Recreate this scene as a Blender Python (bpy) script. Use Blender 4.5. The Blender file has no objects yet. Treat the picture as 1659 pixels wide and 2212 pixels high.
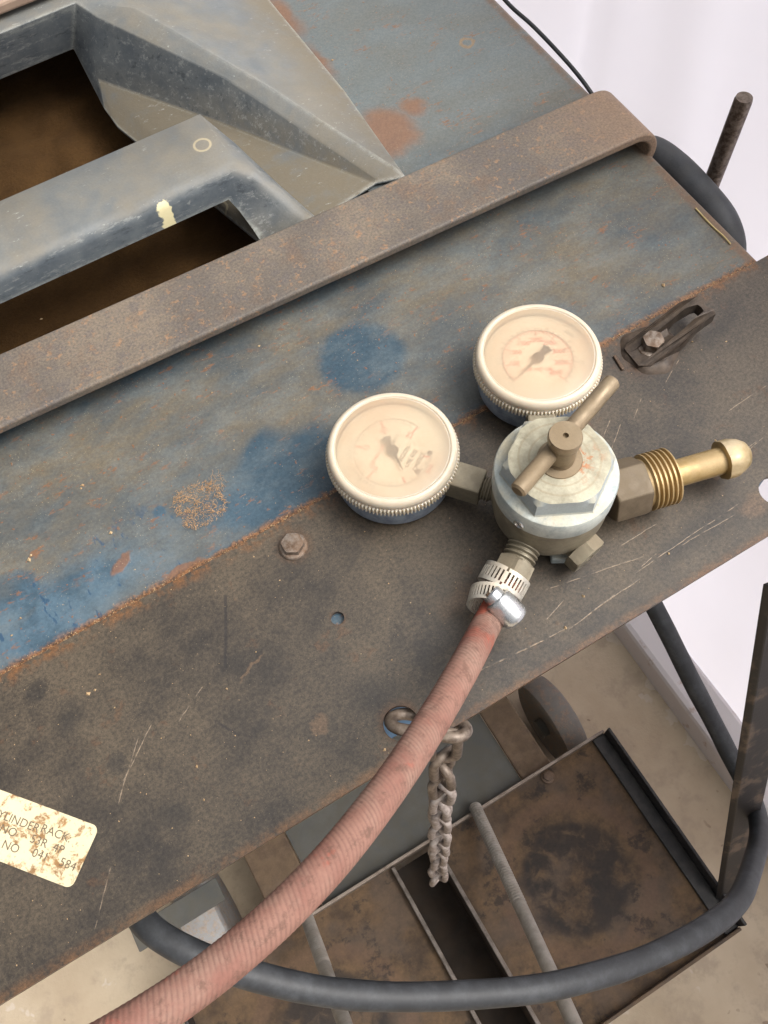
import bpy, bmesh, math, random
from mathutils import Vector, Matrix, noise as mnoise
from mathutils.geometry import tessellate_polygon
random.seed(7)
S = bpy.context.scene
COL = S.collection
R_ = math.radians

# ------------------------------------------------------------------ camera
CAM = Vector((-0.09515913, -0.20132147, 0.46))
RIGHT = Vector((0.86238748, -0.50447139, -0.04238452)).normalized()
UP = Vector((0.47076322, 0.76832956, 0.43364925))
UP = (UP - RIGHT * UP.dot(RIGHT)).normalized()
BACK = RIGHT.cross(UP).normalized()
FOC = 2000.0 / 2212.0                       # focal length over the picture height
cd = bpy.data.cameras.new('camera')
cam = bpy.data.objects.new('camera', cd); COL.objects.link(cam)
m = Matrix.Identity(4)
for i in range(3):
    m[i][0], m[i][1], m[i][2], m[i][3] = RIGHT[i], UP[i], BACK[i], CAM[i]
cam.matrix_world = m
cd.sensor_fit = 'VERTICAL'; cd.sensor_height = 24.0; cd.lens = 24.0 * FOC
cd.clip_start = 0.02; cd.clip_end = 200
S.camera = cam

def at(x, y, z=0.0):
    """point at height z seen at (x, y) of a 1659 x 2212 copy of the photograph"""
    d = RIGHT * (x - 829.5) - UP * (y - 1106.0) - BACK * 2000.0
    return CAM + d * ((z - CAM.z) / d.z)
def at_depth(x, y, dep):
    d = RIGHT * (x - 829.5) - UP * (y - 1106.0) - BACK * 2000.0
    return CAM + d * (dep / 2000.0)

# ------------------------------------------------------------------ light
SUN_EL, SUN_AZ = R_(58), R_(-35)             # azimuth from +X towards +Y
W = bpy.data.worlds.new('World'); S.world = W; W.use_nodes = True
wn = W.node_tree
bg = wn.nodes['Background']
sky = wn.nodes.new('ShaderNodeTexSky'); sky.sky_type = 'NISHITA'; sky.sun_disc = False
sky.sun_elevation = SUN_EL; sky.sun_rotation = math.pi / 2 - SUN_AZ
sky.dust_density = 10.0; sky.air_density = 0.5; sky.ozone_density = 0.0
hs_ = wn.nodes.new('ShaderNodeHueSaturation'); hs_.inputs['Saturation'].default_value = 0.12   # thin overcast
wn.links.new(sky.outputs[0], hs_.inputs['Color']); wn.links.new(hs_.outputs[0], bg.inputs[0]); bg.inputs[1].default_value = 0.15
sd = bpy.data.lights.new('sun', 'SUN'); sd.energy = 1.3; sd.angle = R_(42); sd.color = (1.0, 0.93, 0.84)
sun = bpy.data.objects.new('sun', sd); COL.objects.link(sun)
dirv = Vector((math.cos(SUN_EL) * math.cos(SUN_AZ), math.cos(SUN_EL) * math.sin(SUN_AZ), math.sin(SUN_EL)))
sun.rotation_euler = dirv.to_track_quat('Z', 'Y').to_euler()
sun.location = dirv * 5
S.view_settings.view_transform = 'Standard'; S.view_settings.look = 'None'
S.view_settings.gamma = 1.0; S.view_settings.exposure = 0.40
S.render.engine = 'CYCLES'

# ------------------------------------------------------------------ node helpers
def s(r, g, b):
    f = lambda c: (c / 255 / 12.92) if c / 255 <= 0.04045 else ((c / 255 + 0.055) / 1.055) ** 2.4
    return (f(r), f(g), f(b), 1.0)

class G:
    def __init__(self, name):
        self.m = bpy.data.materials.new(name); self.m.use_nodes = True
        self.t = self.m.node_tree; self.t.nodes.clear()
        self.o = self.t.nodes.new('ShaderNodeOutputMaterial')
        self._pos = None
    def n(self, typ): return self.t.nodes.new(typ)
    def put(self, sock, v):
        if isinstance(v, bpy.types.NodeSocket): self.t.links.new(v, sock)
        elif v is not None:
            if hasattr(sock, 'default_value'):
                try: sock.default_value = v
                except Exception:
                    sock.default_value = (v, v, v)
    def pos(self):
        if self._pos is None:
            self._pos = self.n('ShaderNodeNewGeometry').outputs['Position']
        return self._pos
    def obj(self): return self.n('ShaderNodeTexCoord').outputs['Object']
    def normal_z(self):
        g = self.n('ShaderNodeNewGeometry'); q = self.n('ShaderNodeSeparateXYZ')
        self.t.links.new(g.outputs['Normal'], q.inputs[0]); return q.outputs[2]
    def noise(self, scale, detail=3, rough=.55, vec=None, dist=0.0, color=False):
        k = self.n('ShaderNodeTexNoise'); k.inputs['Scale'].default_value = scale
        k.inputs['Detail'].default_value = detail; k.inputs['Roughness'].default_value = rough
        k.inputs['Distortion'].default_value = dist
        self.put(k.inputs['Vector'], vec or self.pos()); return k.outputs['Color' if color else 'Fac']
    def voro(self, scale, vec=None, feature='F1', rnd=1.0):
        k = self.n('ShaderNodeTexVoronoi'); k.feature = feature; k.inputs['Scale'].default_value = scale
        k.inputs['Randomness'].default_value = rnd
        self.put(k.inputs['Vector'], vec or self.pos()); return k.outputs['Distance']
    def mapping(self, vec=None, loc=(0, 0, 0), rot=(0, 0, 0), scale=(1, 1, 1), typ='POINT'):
        k = self.n('ShaderNodeMapping'); k.vector_type = typ
        k.inputs['Location'].default_value = loc; k.inputs['Rotation'].default_value = rot; k.inputs['Scale'].default_value = scale
        self.put(k.inputs['Vector'], vec or self.pos()); return k.outputs[0]
    def sm(self, v, a, b, lo=0.0, hi=1.0):
        k = self.n('ShaderNodeMapRange'); k.interpolation_type = 'SMOOTHSTEP'
        self.put(k.inputs[0], v); k.inputs[1].default_value = a; k.inputs[2].default_value = b
        k.inputs[3].default_value = lo; k.inputs[4].default_value = hi; return k.outputs[0]
    def ma(self, op, a, b=None, c=None, clamp=False):
        k = self.n('ShaderNodeMath'); k.operation = op; k.use_clamp = clamp
        self.put(k.inputs[0], a)
        if b is not None: self.put(k.inputs[1], b)
        if c is not None: self.put(k.inputs[2], c)
        return k.outputs[0]
    def mix(self, f, a, b, blend='MIX'):
        k = self.n('ShaderNodeMix'); k.data_type = 'RGBA'; k.blend_type = blend
        self.put(k.inputs[0], f); self.put(k.inputs[6], a); self.put(k.inputs[7], b); return k.outputs[2]
    def sep(self, v):
        q = self.n('ShaderNodeSeparateXYZ'); self.put(q.inputs[0], v); return q.outputs
    def warp(self, scale, amount, vec=None):
        c = self.noise(scale, 3, .6, vec, color=True)
        a = self.n('ShaderNodeVectorMath'); a.operation = 'SUBTRACT'; self.put(a.inputs[0], c); a.inputs[1].default_value = (.5, .5, .5)
        b = self.n('ShaderNodeVectorMath'); b.operation = 'MULTIPLY_ADD'; self.put(b.inputs[0], a.outputs[0])
        b.inputs[1].default_value = (amount,) * 3; self.put(b.inputs[2], vec or self.pos()); return b.outputs[0]
    def blob(self, vec, c, rx, ry, rot=0.0, soft=.5):
        p = self.mapping(vec, (c[0], c[1], 0), (0, 0, rot), (rx, ry, 1e4), 'TEXTURE')
        l = self.n('ShaderNodeVectorMath'); l.operation = 'LENGTH'; self.put(l.inputs[0], p)
        return self.sm(l.outputs['Value'], 1.0, 1.0 - soft)
    def ring(self, vec, c, r, w):
        p = self.mapping(vec, (c[0], c[1], 0), (0, 0, 0), (r, r, 1e4), 'TEXTURE')
        l = self.n('ShaderNodeVectorMath'); l.operation = 'LENGTH'; self.put(l.inputs[0], p)
        return self.sm(self.ma('ABSOLUTE', self.ma('SUBTRACT', l.outputs['Value'], 1.0)), w, w * .3)
    def seg(self, vec, a, b, w):
        dx, dy = b[0] - a[0], b[1] - a[1]; L = math.hypot(dx, dy)
        p = self.mapping(vec, ((a[0] + b[0]) / 2, (a[1] + b[1]) / 2, 0), (0, 0, math.atan2(dy, dx)), (L / 2, w, 1e4), 'TEXTURE')
        x, y, _ = self.sep(p)
        return self.ma('MULTIPLY', self.sm(self.ma('ABSOLUTE', x), 1.0, .85), self.sm(self.ma('ABSOLUTE', y), 1.0, .3))
    def mx(self, *a):
        r = a[0]
        for q in a[1:]: r = self.ma('MAXIMUM', r, q)
        return r
    def bump(self, h, strength=.3, dist=.001, normal=None):
        k = self.n('ShaderNodeBump'); k.inputs['Strength'].default_value = strength; k.inputs['Distance'].default_value = dist
        self.put(k.inputs['Height'], h)
        if normal is not None: self.put(k.inputs['Normal'], normal)
        return k.outputs[0]
    def pbr(self, color, rough=.6, metal=0.0, normal=None, spec=None, **kw):
        b = self.n('ShaderNodeBsdfPrincipled')
        self.put(b.inputs['Base Color'], color); self.put(b.inputs['Roughness'], rough); self.put(b.inputs['Metallic'], metal)
        if normal is not None: self.put(b.inputs['Normal'], normal)
        if spec is not None: self.put(b.inputs['Specular IOR Level'], spec)
        for k, v in kw.items(): self.put(b.inputs[k.replace('_', ' ')], v)
        self.t.links.new(b.outputs[0], self.o.inputs[0]); return self.m

# ------------------------------------------------------------------ mesh helpers
class M:
    def __init__(self): self.v = []; self.f = []
    def add(self, vs, fs):
        o = len(self.v); self.v += [tuple(p) for p in vs]; self.f += [tuple(i + o for i in f) for f in fs]; return self
    def box(self, c, sz, rot=None):
        hx, hy, hz = [q / 2 for q in sz]
        vs = [Vector((x, y, z)) for x in (-hx, hx) for y in (-hy, hy) for z in (-hz, hz)]
        if rot is not None: vs = [rot @ p for p in vs]
        c = Vector(c)
        return self.add([p + c for p in vs], [(0, 1, 3, 2), (4, 6, 7, 5), (0, 4, 5, 1), (2, 3, 7, 6), (0, 2, 6, 4), (1, 5, 7, 3)])
    def prism(self, poly, z0, z1, holes=()):
        loops = [poly] + list(holes)
        pts = [Vector((p[0], p[1], 0)) for L in loops for p in L]
        tri = tessellate_polygon([[Vector((p[0], p[1], 0)) for p in L] for L in loops])
        n = len(pts); vs = [(p.x, p.y, z1) for p in pts] + [(p.x, p.y, z0) for p in pts]
        fs = []
        for t in tri:
            a, b, c = [pts[i] for i in t]
            if (b - a).cross(c - a).z < 0: t = t[::-1]
            fs.append(tuple(t)); fs.append(tuple(i + n for i in t[::-1]))
        o = 0
        for li, L in enumerate(loops):
            k = len(L)
            area = sum(L[i][0] * L[(i + 1) % k][1] - L[(i + 1) % k][0] * L[i][1] for i in range(k))
            for i in range(k):
                a, b = o + i, o + (i + 1) % k
                if (area > 0) == (li == 0): fs.append((b, a, a + n, b + n))
                else: fs.append((a, b, b + n, a + n))
            o += k
        return self.add(vs, fs)
    def lathe(self, prof, base=(0, 0, 0), axis=(0, 0, 1), seg=48, ref=(1, 0, 0), rfun=None, cap0=True, cap1=True):
        ax = Vector(axis).normalized(); rx = Vector(ref) - ax * Vector(ref).dot(ax)
        if rx.length < 1e-4: rx = Vector((0, 1, 0)) - ax * ax.y
        rx.normalize(); ry = ax.cross(rx); b = Vector(base)
        vs = []; fs = []
        for j, (r, h) in enumerate(prof):
            for i in range(seg):
                t = 2 * math.pi * i / seg; rr = rfun(r, h, t, j) if rfun else r
                vs.append(b + ax * h + (rx * math.cos(t) + ry * math.sin(t)) * rr)
        for j in range(len(prof) - 1):
            for i in range(seg):
                k = (i + 1) % seg
                fs.append((j * seg + i, j * seg + k, (j + 1) * seg + k, (j + 1) * seg + i))
        if cap0: fs.append(tuple(range(seg - 1, -1, -1)))
        if cap1: fs.append(tuple((len(prof) - 1) * seg + i for i in range(seg)))
        return self.add(vs, fs)
    def tube(self, path, rad, seg=16, closed=False, rfun=None, caps=True):
        path = [Vector(p) for p in path]; n = len(path)
        if not hasattr(rad, '__len__'): rad = [rad] * n
        tg = []
        for i in range(n):
            a = path[(i - 1) % n] if (closed or i > 0) else path[i]
            b = path[(i + 1) % n] if (closed or i < n - 1) else path[i]
            tg.append((b - a).normalized())
        nr = tg[0].orthogonal().normalized(); vs = []; ln = 0
        for i in range(n):
            if i: ln += (path[i] - path[i - 1]).length
            nr = (nr - tg[i] * nr.dot(tg[i])).normalized(); bn = tg[i].cross(nr)
            for k in range(seg):
                t = 2 * math.pi * k / seg; r = rad[i] * (rfun(ln, t) if rfun else 1)
                vs.append(path[i] + (nr * math.cos(t) + bn * math.sin(t)) * r)
        fs = []
        for i in range(n if closed else n - 1):
            for k in range(seg):
                a = i * seg + k; b = i * seg + (k + 1) % seg; j = (i + 1) % n
                fs.append((a, b, j * seg + (k + 1) % seg, j * seg + k))
        if not closed and caps:
            fs.append(tuple(range(seg - 1, -1, -1))); fs.append(tuple((n - 1) * seg + k for k in range(seg)))
        return self.add(vs, fs)
    def build(self, name, mat, parent=None, smooth=35, bevel=0, bseg=2, solid=0, recalc=False, label=None, kind=None, loc=None):
        base = Vector(loc) if loc is not None else Vector((0, 0, 0))
        off = base.copy()
        if parent is not None:
            p = parent; base = Vector((0, 0, 0)); off = Vector(p['_b'])
        me = bpy.data.meshes.new(name)
        me.from_pydata([tuple(Vector(q) - off) for q in self.v], [], self.f); me.update()
        if recalc:
            b = bmesh.new(); b.from_mesh(me); bmesh.ops.remove_doubles(b, verts=b.verts, dist=1e-6); bmesh.ops.recalc_face_normals(b, faces=b.faces); b.to_mesh(me); b.free()
        if smooth:
            me.polygons.foreach_set('use_smooth', [True] * len(me.polygons)); me.set_sharp_from_angle(angle=R_(smooth))
        me.materials.append(mat)
        o = bpy.data.objects.new(name, me); COL.objects.link(o)
        if parent is not None: o.parent = parent
        else: o.location = base
        o['_b'] = tuple(off)
        if solid:
            q = o.modifiers.new('shell', 'SOLIDIFY'); q.thickness = solid; q.offset = -1
        if bevel:
            q = o.modifiers.new('bevel', 'BEVEL'); q.width = bevel; q.segments = bseg; q.limit_method = 'ANGLE'; q.angle_limit = R_(30); q.harden_normals = False
        if label: o['label'] = label
        if kind: o['kind'] = kind
        return o
def tag(o, label, cat, group=None):
    o['label'] = label; o['category'] = cat
    if group: o['group'] = group
    return o
def thing(name, loc, label, cat, group=None):
    o = bpy.data.objects.new(name, None); COL.objects.link(o); o.location = loc; o.empty_display_size = .02
    o['_b'] = tuple(loc); return tag(o, label, cat, group)
def spline(pts, n):
    """Catmull-Rom through pts (Vectors), n samples a span"""
    p = [Vector(q) for q in pts]; p = [p[0] * 2 - p[1]] + p + [p[-1] * 2 - p[-2]]; out = []
    for i in range(1, len(p) - 2):
        for k in range(n):
            t = k / n; a, b, c, d = p[i - 1], p[i], p[i + 1], p[i + 2]
            out.append(.5 * ((2 * b) + (c - a) * t + (2 * a - 5 * b + 4 * c - d) * t * t + (3 * b - a - 3 * c + d) * t ** 3))
    out.append(p[-2]); return out
def circle(c, r, n=32, ph=0): return [(c[0] + r * math.cos(ph + 2 * math.pi * i / n), c[1] + r * math.sin(ph + 2 * math.pi * i / n)) for i in range(n)]
def hexprof(af):
    """radius function of a hexagon with across-flats af"""
    def f(r, h, t, j):
        q = (t % (math.pi / 3)) - math.pi / 6
        return min(r, (af / 2) / math.cos(q))
    return f
def text_into(mb, body, size, origin, xdir, up=(0, 0, 1), align='CENTER', squash=1.0):
    cu = bpy.data.curves.new('txt', 'FONT'); cu.body = body; cu.size = size; cu.align_x = align; cu.align_y = 'CENTER'; cu.resolution_u = 3
    ob = bpy.data.objects.new('txt', cu); COL.objects.link(ob)
    bpy.context.view_layer.update()
    me = bpy.data.meshes.new_from_object(ob.evaluated_get(bpy.context.evaluated_depsgraph_get()))
    x = Vector(xdir).normalized(); z = Vector(up).normalized(); y = z.cross(x); o = Vector(origin)
    mb.add([o + x * v.co.x * squash + y * v.co.y for v in me.vertices], [tuple(p.vertices) for p in me.polygons])
    bpy.data.objects.remove(ob); bpy.data.curves.remove(cu); bpy.data.meshes.remove(me)

# ------------------------------------------------------------------ materials
def XY(x, y, z=0.0): p = at(x, y, z); return (p.x, p.y)
MT = {}
def mats():
    # ---- blue sheet metal
    g = G('blue_paint'); p = g.pos(); w = g.warp(55, .016); w2 = g.warp(160, .006)
    st = g.mapping(p, scale=(.55, 1, 1), rot=(0, 0, R_(-4)))
    big = g.noise(20, 8, .68, st); mid = g.noise(90, 6, .62, st); fine = g.noise(560, 4, .75); grain = g.noise(1700, 2, .6)
    Z = -.003
    clean = g.mx(g.blob(w2, XY(782, 772, Z), .031, .029, 0, .30),
                 g.blob(w, XY(615, 1020, Z), .058, .032, .1, .6),
                 g.blob(w, XY(560, 990, Z), .030, .018, .5, .7),
                 g.blob(w2, XY(25, 1290, Z), .020, .018, 0, .3),
                 g.blob(w2, XY(345, 1105, Z), .0045, .0045, 0, .5),
                 g.blob(w, XY(150, 1300, Z), .06, .03, 0, .9))
    x, y, z = g.sep(p)
    # dust thick along the middle of the strip, thin towards the seam
    band = g.ma('MULTIPLY', g.sm(y, .03, .075), g.sm(y, .175, .13))
    band = g.mx(band, g.ma('MULTIPLY', g.sm(x, .10, .19), g.sm(y, .02, .04)))
    dust = g.ma('ADD', g.ma('MULTIPLY', band, .42), g.ma('MULTIPLY', g.sm(big, .36, .66), .55))
    dust = g.ma('ADD', dust, g.ma('MULTIPLY_ADD', mid, .8, -.36))
    dust = g.ma('MULTIPLY', dust, g.sm(y, .012, .020))
    far = g.sm(y, .19, .24); dust = g.ma('MULTIPLY', dust, g.ma('MULTIPLY_ADD', far, -.60, 1.0))
    dust = g.ma('SUBTRACT', dust, g.ma('MULTIPLY', clean, g.ma('MULTIPLY_ADD', mid, .5, .38)), clamp=True)
    base = g.mix(fine, s(46, 67, 83), s(59, 81, 96))
    base = g.mix(g.ma('MULTIPLY', far, .72), base, s(116, 126, 128))  # sky sheen beyond the strap painted into the base colour
    ll = g.ma('MULTIPLY', g.sm(x, -.03, -.12), g.sm(y, .095, .05)); base = g.mix(g.ma('MULTIPLY', ll, g.sm(g.noise(40, 5, .6), .40, .58, .2, .8)), base, s(84, 108, 126))
    col = g.mix(g.ma('MULTIPLY', dust, .88), base, g.mix(fine, s(98, 89, 72), s(116, 105, 86)))
    # light grey film
    col = g.mix(g.ma('MULTIPLY', g.sm(g.noise(38, 8, .72, st), .42, .66), .36), col, s(114, 124, 128))
    # dark scuffs low on the left
    scuff = g.ma('MULTIPLY', g.sm(g.noise(120, 3, .7, g.mapping(p, rot=(0, 0, .9), scale=(1, .45, 1))), .60, .66), g.ma('MULTIPLY', g.sm(x, -.06, -.13), g.sm(y, .085, .06)))
    col = g.mix(g.ma('MULTIPLY', scuff, .8), col, s(36, 70, 100))
    # rust
    fl = g.sm(g.noise(150, 6, .75, g.mapping(p, rot=(0, 0, .25), scale=(.5, 1.3, 1))), .575, .635)
    fl = g.ma('MULTIPLY', fl, g.sm(g.noise(18, 3), .38, .56))
    spots = g.sm(g.voro(210, w2), .16, .08); spots = g.ma('MULTIPLY', spots, g.sm(g.noise(60, 3), .42, .54))
    rb = g.mx(g.blob(w, XY(835, 285, Z), .028, .030, .3, .5), g.blob(w, XY(895, 232, Z), .012, .014, 0, .8), g.blob(w, XY(615, 35, Z), .012, .04, 0, .8),
              g.blob(w, XY(690, 135, Z), .010, .03, 0, .9), g.blob(w2, XY(400, 1228, Z), .014, .0035, -.05, .4), g.blob(w2, XY(262, 1218, Z), .010, .004, .5, .4))
    rust = g.mx(g.ma('MULTIPLY', fl, .8), g.ma('MULTIPLY', spots, .9), g.ma('MULTIPLY', rb, .8))
    col = g.mix(g.ma('MULTIPLY', rust, .85), col, g.mix(mid, s(112, 70, 40), s(146, 102, 68)))
    ring = g.ring(w2, XY(1010, 92, Z), .0045, .45)
    col = g.mix(g.ma('MULTIPLY', ring, .6), col, s(150, 120, 80))
    # worn rusty rim along the right edge and the seam
    rim = g.ma('MULTIPLY', g.sm(x, .2795, .2835), g.sm(mid, .30, .55))
    seam = g.sm(g.ma('SUBTRACT', y, g.ma('MULTIPLY_ADD', x, .0107, .0250)), .0085, .001)
    seam = g.ma('MULTIPLY', seam, g.sm(y, .016, .019))
    seam = g.ma('MULTIPLY', seam, g.sm(g.ma('ADD', g.ma('ADD', g.noise(140, 4, .7), g.ma('MULTIPLY_ADD', g.noise(28, 3), .7, -.35)), g.ma('MULTIPLY', seam, .40)), .55, .80))
    sc = g.mix(g.sm(fine, .3, .7), s(62, 42, 24), s(150, 104, 66))
    col = g.mix(g.ma('MULTIPLY', rim, .7), col, s(112, 86, 66))
    col = g.mix(seam, col, sc)
    sp = g.sm(g.voro(620, p), .15, .07); sp = g.ma('MULTIPLY', sp, g.sm(g.noise(70, 3), .46, .60))
    col = g.mix(g.ma('MULTIPLY', sp, .75), col, s(190, 178, 150))
    col = g.mix(.26, col, g.mix(g.sm(fine, .25, .75), s(58, 58, 58), s(204, 198, 188)), 'OVERLAY')
    col = g.mix(.22, col, g.mix(grain, s(40, 40, 40), s(215, 205, 190)), 'OVERLAY')
    h = g.ma('ADD', g.ma('MULTIPLY', fine, .5), g.ma('MULTIPLY', g.mx(seam, rust), .8))
    MT['blue'] = g.pbr(col, g.ma('MULTIPLY_ADD', dust, .22, .36), 0, g.bump(h, .28, .0008), spec=.5)

    g = G('blue_clean'); MT['blue_clean'] = g.pbr(g.mix(g.noise(60, 4), s(70, 104, 136), s(96, 128, 156)), .5)
    # ---- dark dusty steel plate
    g = G('dark_steel'); p = g.pos(); w = g.warp(45, .02); w2 = g.warp(130, .008)
    big = g.noise(13, 8, .66); mid = g.noise(95, 8, .75); fine = g.noise(520, 5, .8); grain = g.noise(1500, 2, .65)
    x, y, z = g.sep(p)
    col = g.mix(g.sm(big, .36, .64), s(54, 50, 47), s(92, 83, 71))
    col = g.mix(g.sm(mid, .42, .72, 0, .5), col, s(96, 86, 73))
    col = g.mix(g.ma('MULTIPLY', g.sm(x, .08, .28), .30), col, s(92, 86, 82))
    brown = g.sm(g.noise(50, 4, .7, w), .60, .68)
    col = g.mix(g.ma('MULTIPLY', brown, .45), col, s(96, 70, 50))
    dk = g.mx(g.blob(w, XY(1420, 1010), .035, .018, 0, .8), g.blob(w2, XY(80, 1490), .008, .006, .5, .5), g.blob(w, XY(150, 1560), .012, .012, 0, .7),
              g.blob(w, XY(1490, 1160), .05, .012, .2, .9), g.blob(w, XY(820, 1500), .02, .016, 0, .9), g.blob(w2, XY(380, 1760), .012, .010, 0, .8), g.blob(w2, XY(250, 1650), .007, .008, 0, .7),
              g.blob(w, XY(1540, 720), .03, .010, .3, .9), g.blob(w, XY(960, 1010), .03, .02, 0, .9))
    dk = g.mx(dk, g.ma('MULTIPLY', g.sm(g.noise(30, 8, .72, w), .58, .70), .55))
    col = g.mix(g.ma('MULTIPLY', dk, .55), col, s(38, 38, 40))
    lt = g.mx(g.blob(w, XY(1000, 1290), .02, .010, 0, .9), g.blob(w2, XY(690, 1565), .006, .006, 0, .5), g.blob(w2, XY(545, 1440), .012, .0012, .45, .6), g.blob(w2, XY(1630, 1090), .014, .008, 0, .6))
    col = g.mix(g.ma('MULTIPLY', lt, .55), col, s(120, 98, 78))
    edge = g.sm(y, -.1145, -.1195); edge = g.ma('MULTIPLY', edge, g.sm(mid, .36, .56))
    col = g.mix(g.ma('MULTIPLY', edge, .65), col, s(116, 84, 56))
    back = g.sm(g.ma('SUBTRACT', y, g.ma('MULTIPLY_ADD', x, .0107, .0250)), -.010, 0.0)
    col = g.mix(g.ma('MULTIPLY', back, g.sm(g.noise(120, 3, .7), .42, .62)), col, s(122, 86, 54))
    br = g.mx(g.blob(w2, XY(635, 1178), .013, .013, 0, .6), g.blob(w2, XY(1400, 770), .026, .018, 0, .8), g.blob(w2, XY(729, 1335), .006, .006, 0, .6), g.blob(w2, XY(860, 1555), .013, .013, 0, .5))
    col = g.mix(g.ma('MULTIPLY', br, .55), col, s(92, 64, 42))
    # scratches down to pale metal
    SC = [((1175, 1275), (1395, 1200)), ((1225, 1362), (1385, 1248)), ((1340, 1180), (1420, 1130)), ((1480, 1010), (1555, 1010)), ((1385, 1225), (1420, 1195)), ((1370, 1240), (1600, 1085)), ((1235, 1355), (1330, 1285)), ((975, 1480), (1235, 1352)),
          ((1540, 1025), (1640, 950)), ((1555, 900), (1659, 830)), ((1600, 990), (1659, 935)), ((1310, 1000), (1345, 905)), ((1285, 985), (1320, 905)), ((1430, 840), (1468, 775)), ((1180, 1340), (1225, 1290)),
          ((250, 1750), (300, 1590)), ((265, 1690), (330, 1560)), ((385, 1560), (440, 1480)), ((1470, 1180), (1590, 1110)), ((1060, 1440), (1200, 1370)), ((205, 2010), (240, 1870)), ((1370, 905), (1385, 860))]
    wv = g.warp(60, .0016)
    sc = None
    for a, b in SC:
        q = g.seg(wv, XY(*a), XY(*b), .00032); sc = q if sc is None else g.ma('MAXIMUM', sc, q)
    sc = g.ma('MULTIPLY', sc, g.sm(g.noise(160, 2, .6), .36, .56))
    col = g.mix(g.ma('MULTIPLY', sc, .7), col, s(168, 150, 130))
    ds = g.mx(g.seg(wv, XY(487, 1280), XY(487, 1450), .0012), g.seg(wv, XY(470, 1560), XY(520, 1590), .0009))
    col = g.mix(g.ma('MULTIPLY', ds, .7), col, s(40, 38, 40))
    sp = g.ma('MULTIPLY', g.sm(g.voro(700, p), .12, .05), g.sm(g.noise(70, 2), .48, .60))
    col = g.mix(g.ma('MULTIPLY', sp, .7), col, s(176, 160, 134))
    col = g.mix(.75, col, g.mix(g.sm(fine, .25, .75), s(52, 52, 52), s(205, 198, 188)), 'OVERLAY')
    col = g.mix(.25, col, g.mix(g.sm(grain, .25, .75), s(30, 30, 30), s(225, 220, 210)), 'OVERLAY')
    h = g.ma('ADD', fine, g.ma('MULTIPLY', sc, -.8))
    MT['plate'] = g.pbr(col, g.ma('MULTIPLY_ADD', mid, .3, .32), 0, g.bump(h, .26, .0006), spec=.5)

    # ---- flat steel strap
    g = G('weathered_strap'); p = g.pos()
    big = g.noise(14, 4, .6); mid = g.noise(110, 5, .7); fine = g.noise(650, 4, .75); x, y, z = g.sep(p)
    col = g.mix(g.sm(big, .35, .65), s(98, 92, 86), s(122, 112, 100))
    col = g.mix(g.sm(mid, .45, .66, 0, .55), col, s(96, 92, 92))
    col = g.mix(g.sm(g.noise(230, 4, .7), .57, .66, 0, .75), col, s(148, 118, 92))
    col = g.mix(g.ma('MULTIPLY', g.sm(g.noise(42, 4, .7), .52, .66), .3), col, s(112, 88, 70))
    col = g.mix(g.ma('MULTIPLY', g.sm(x, .20, .29), .6), col, s(150, 124, 102))
    col = g.mix(.5, col, g.mix(g.sm(fine, .25, .75), s(50, 50, 50), s(210, 200, 190)), 'OVERLAY')
    MT['strap'] = g.pbr(col, .62, 0, g.bump(g.ma('ADD', fine, mid), .30, .0006), spec=.4)

    # ---- grey moulded plastic
    g = G('grey_plastic'); p = g.pos(); mid = g.noise(60, 5, .65); fine = g.noise(600, 3, .7); st = g.noise(40, 4, .6, g.mapping(p, scale=(.25, 1.6, 1)))
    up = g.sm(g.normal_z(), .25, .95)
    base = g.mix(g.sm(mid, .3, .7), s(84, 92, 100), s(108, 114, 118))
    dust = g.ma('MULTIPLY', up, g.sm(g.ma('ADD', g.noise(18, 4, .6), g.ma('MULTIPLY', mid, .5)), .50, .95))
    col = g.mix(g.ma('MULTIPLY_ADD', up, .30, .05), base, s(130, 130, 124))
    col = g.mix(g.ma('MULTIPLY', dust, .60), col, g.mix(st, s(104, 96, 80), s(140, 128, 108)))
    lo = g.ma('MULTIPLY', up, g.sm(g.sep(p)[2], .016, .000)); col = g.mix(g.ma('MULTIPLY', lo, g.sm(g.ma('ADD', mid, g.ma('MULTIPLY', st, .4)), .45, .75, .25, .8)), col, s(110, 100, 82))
    sc = g.sm(g.noise(330, 5, .8, g.mapping(p, rot=(0, 0, .5), scale=(.35, 1, 1))), .61, .68)
    sc = g.ma('MULTIPLY', sc, g.sm(g.noise(28, 3), .40, .55)); sc2 = g.ma('MULTIPLY', g.sm(g.noise(210, 6, .85, g.mapping(p, scale=(.22, 1, 1))), .54, .62), g.sm(up, .95, .45)); sc = g.mx(sc, g.ma('MULTIPLY', sc2, .55))
    col = g.mix(g.ma('MULTIPLY', sc, .55), col, s(188, 190, 186))
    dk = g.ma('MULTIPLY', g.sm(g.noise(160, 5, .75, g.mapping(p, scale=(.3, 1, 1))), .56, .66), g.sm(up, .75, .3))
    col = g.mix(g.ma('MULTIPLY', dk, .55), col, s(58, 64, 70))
    bv = g.n('ShaderNodeBevel'); bv.samples = 4; bv.inputs['Radius'].default_value = .005
    gn = g.n('ShaderNodeNewGeometry'); vd = g.n('ShaderNodeVectorMath'); vd.operation = 'DOT_PRODUCT'; g.t.links.new(bv.outputs[0], vd.inputs[0]); g.t.links.new(gn.outputs['Normal'], vd.inputs[1])
    wear = g.ma('MULTIPLY', g.sm(vd.outputs['Value'], .985, .90), g.sm(g.noise(170, 5, .8), .36, .54))
    col = g.mix(g.ma('MULTIPLY', wear, .6), col, s(176, 178, 172))
    ringm = g.ring(p, XY(437, 313, .04), .0052, .22)
    col = g.mix(g.ma('MULTIPLY', ringm, .75), col, s(172, 160, 132))
    wq = g.warp(220, .006)
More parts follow.
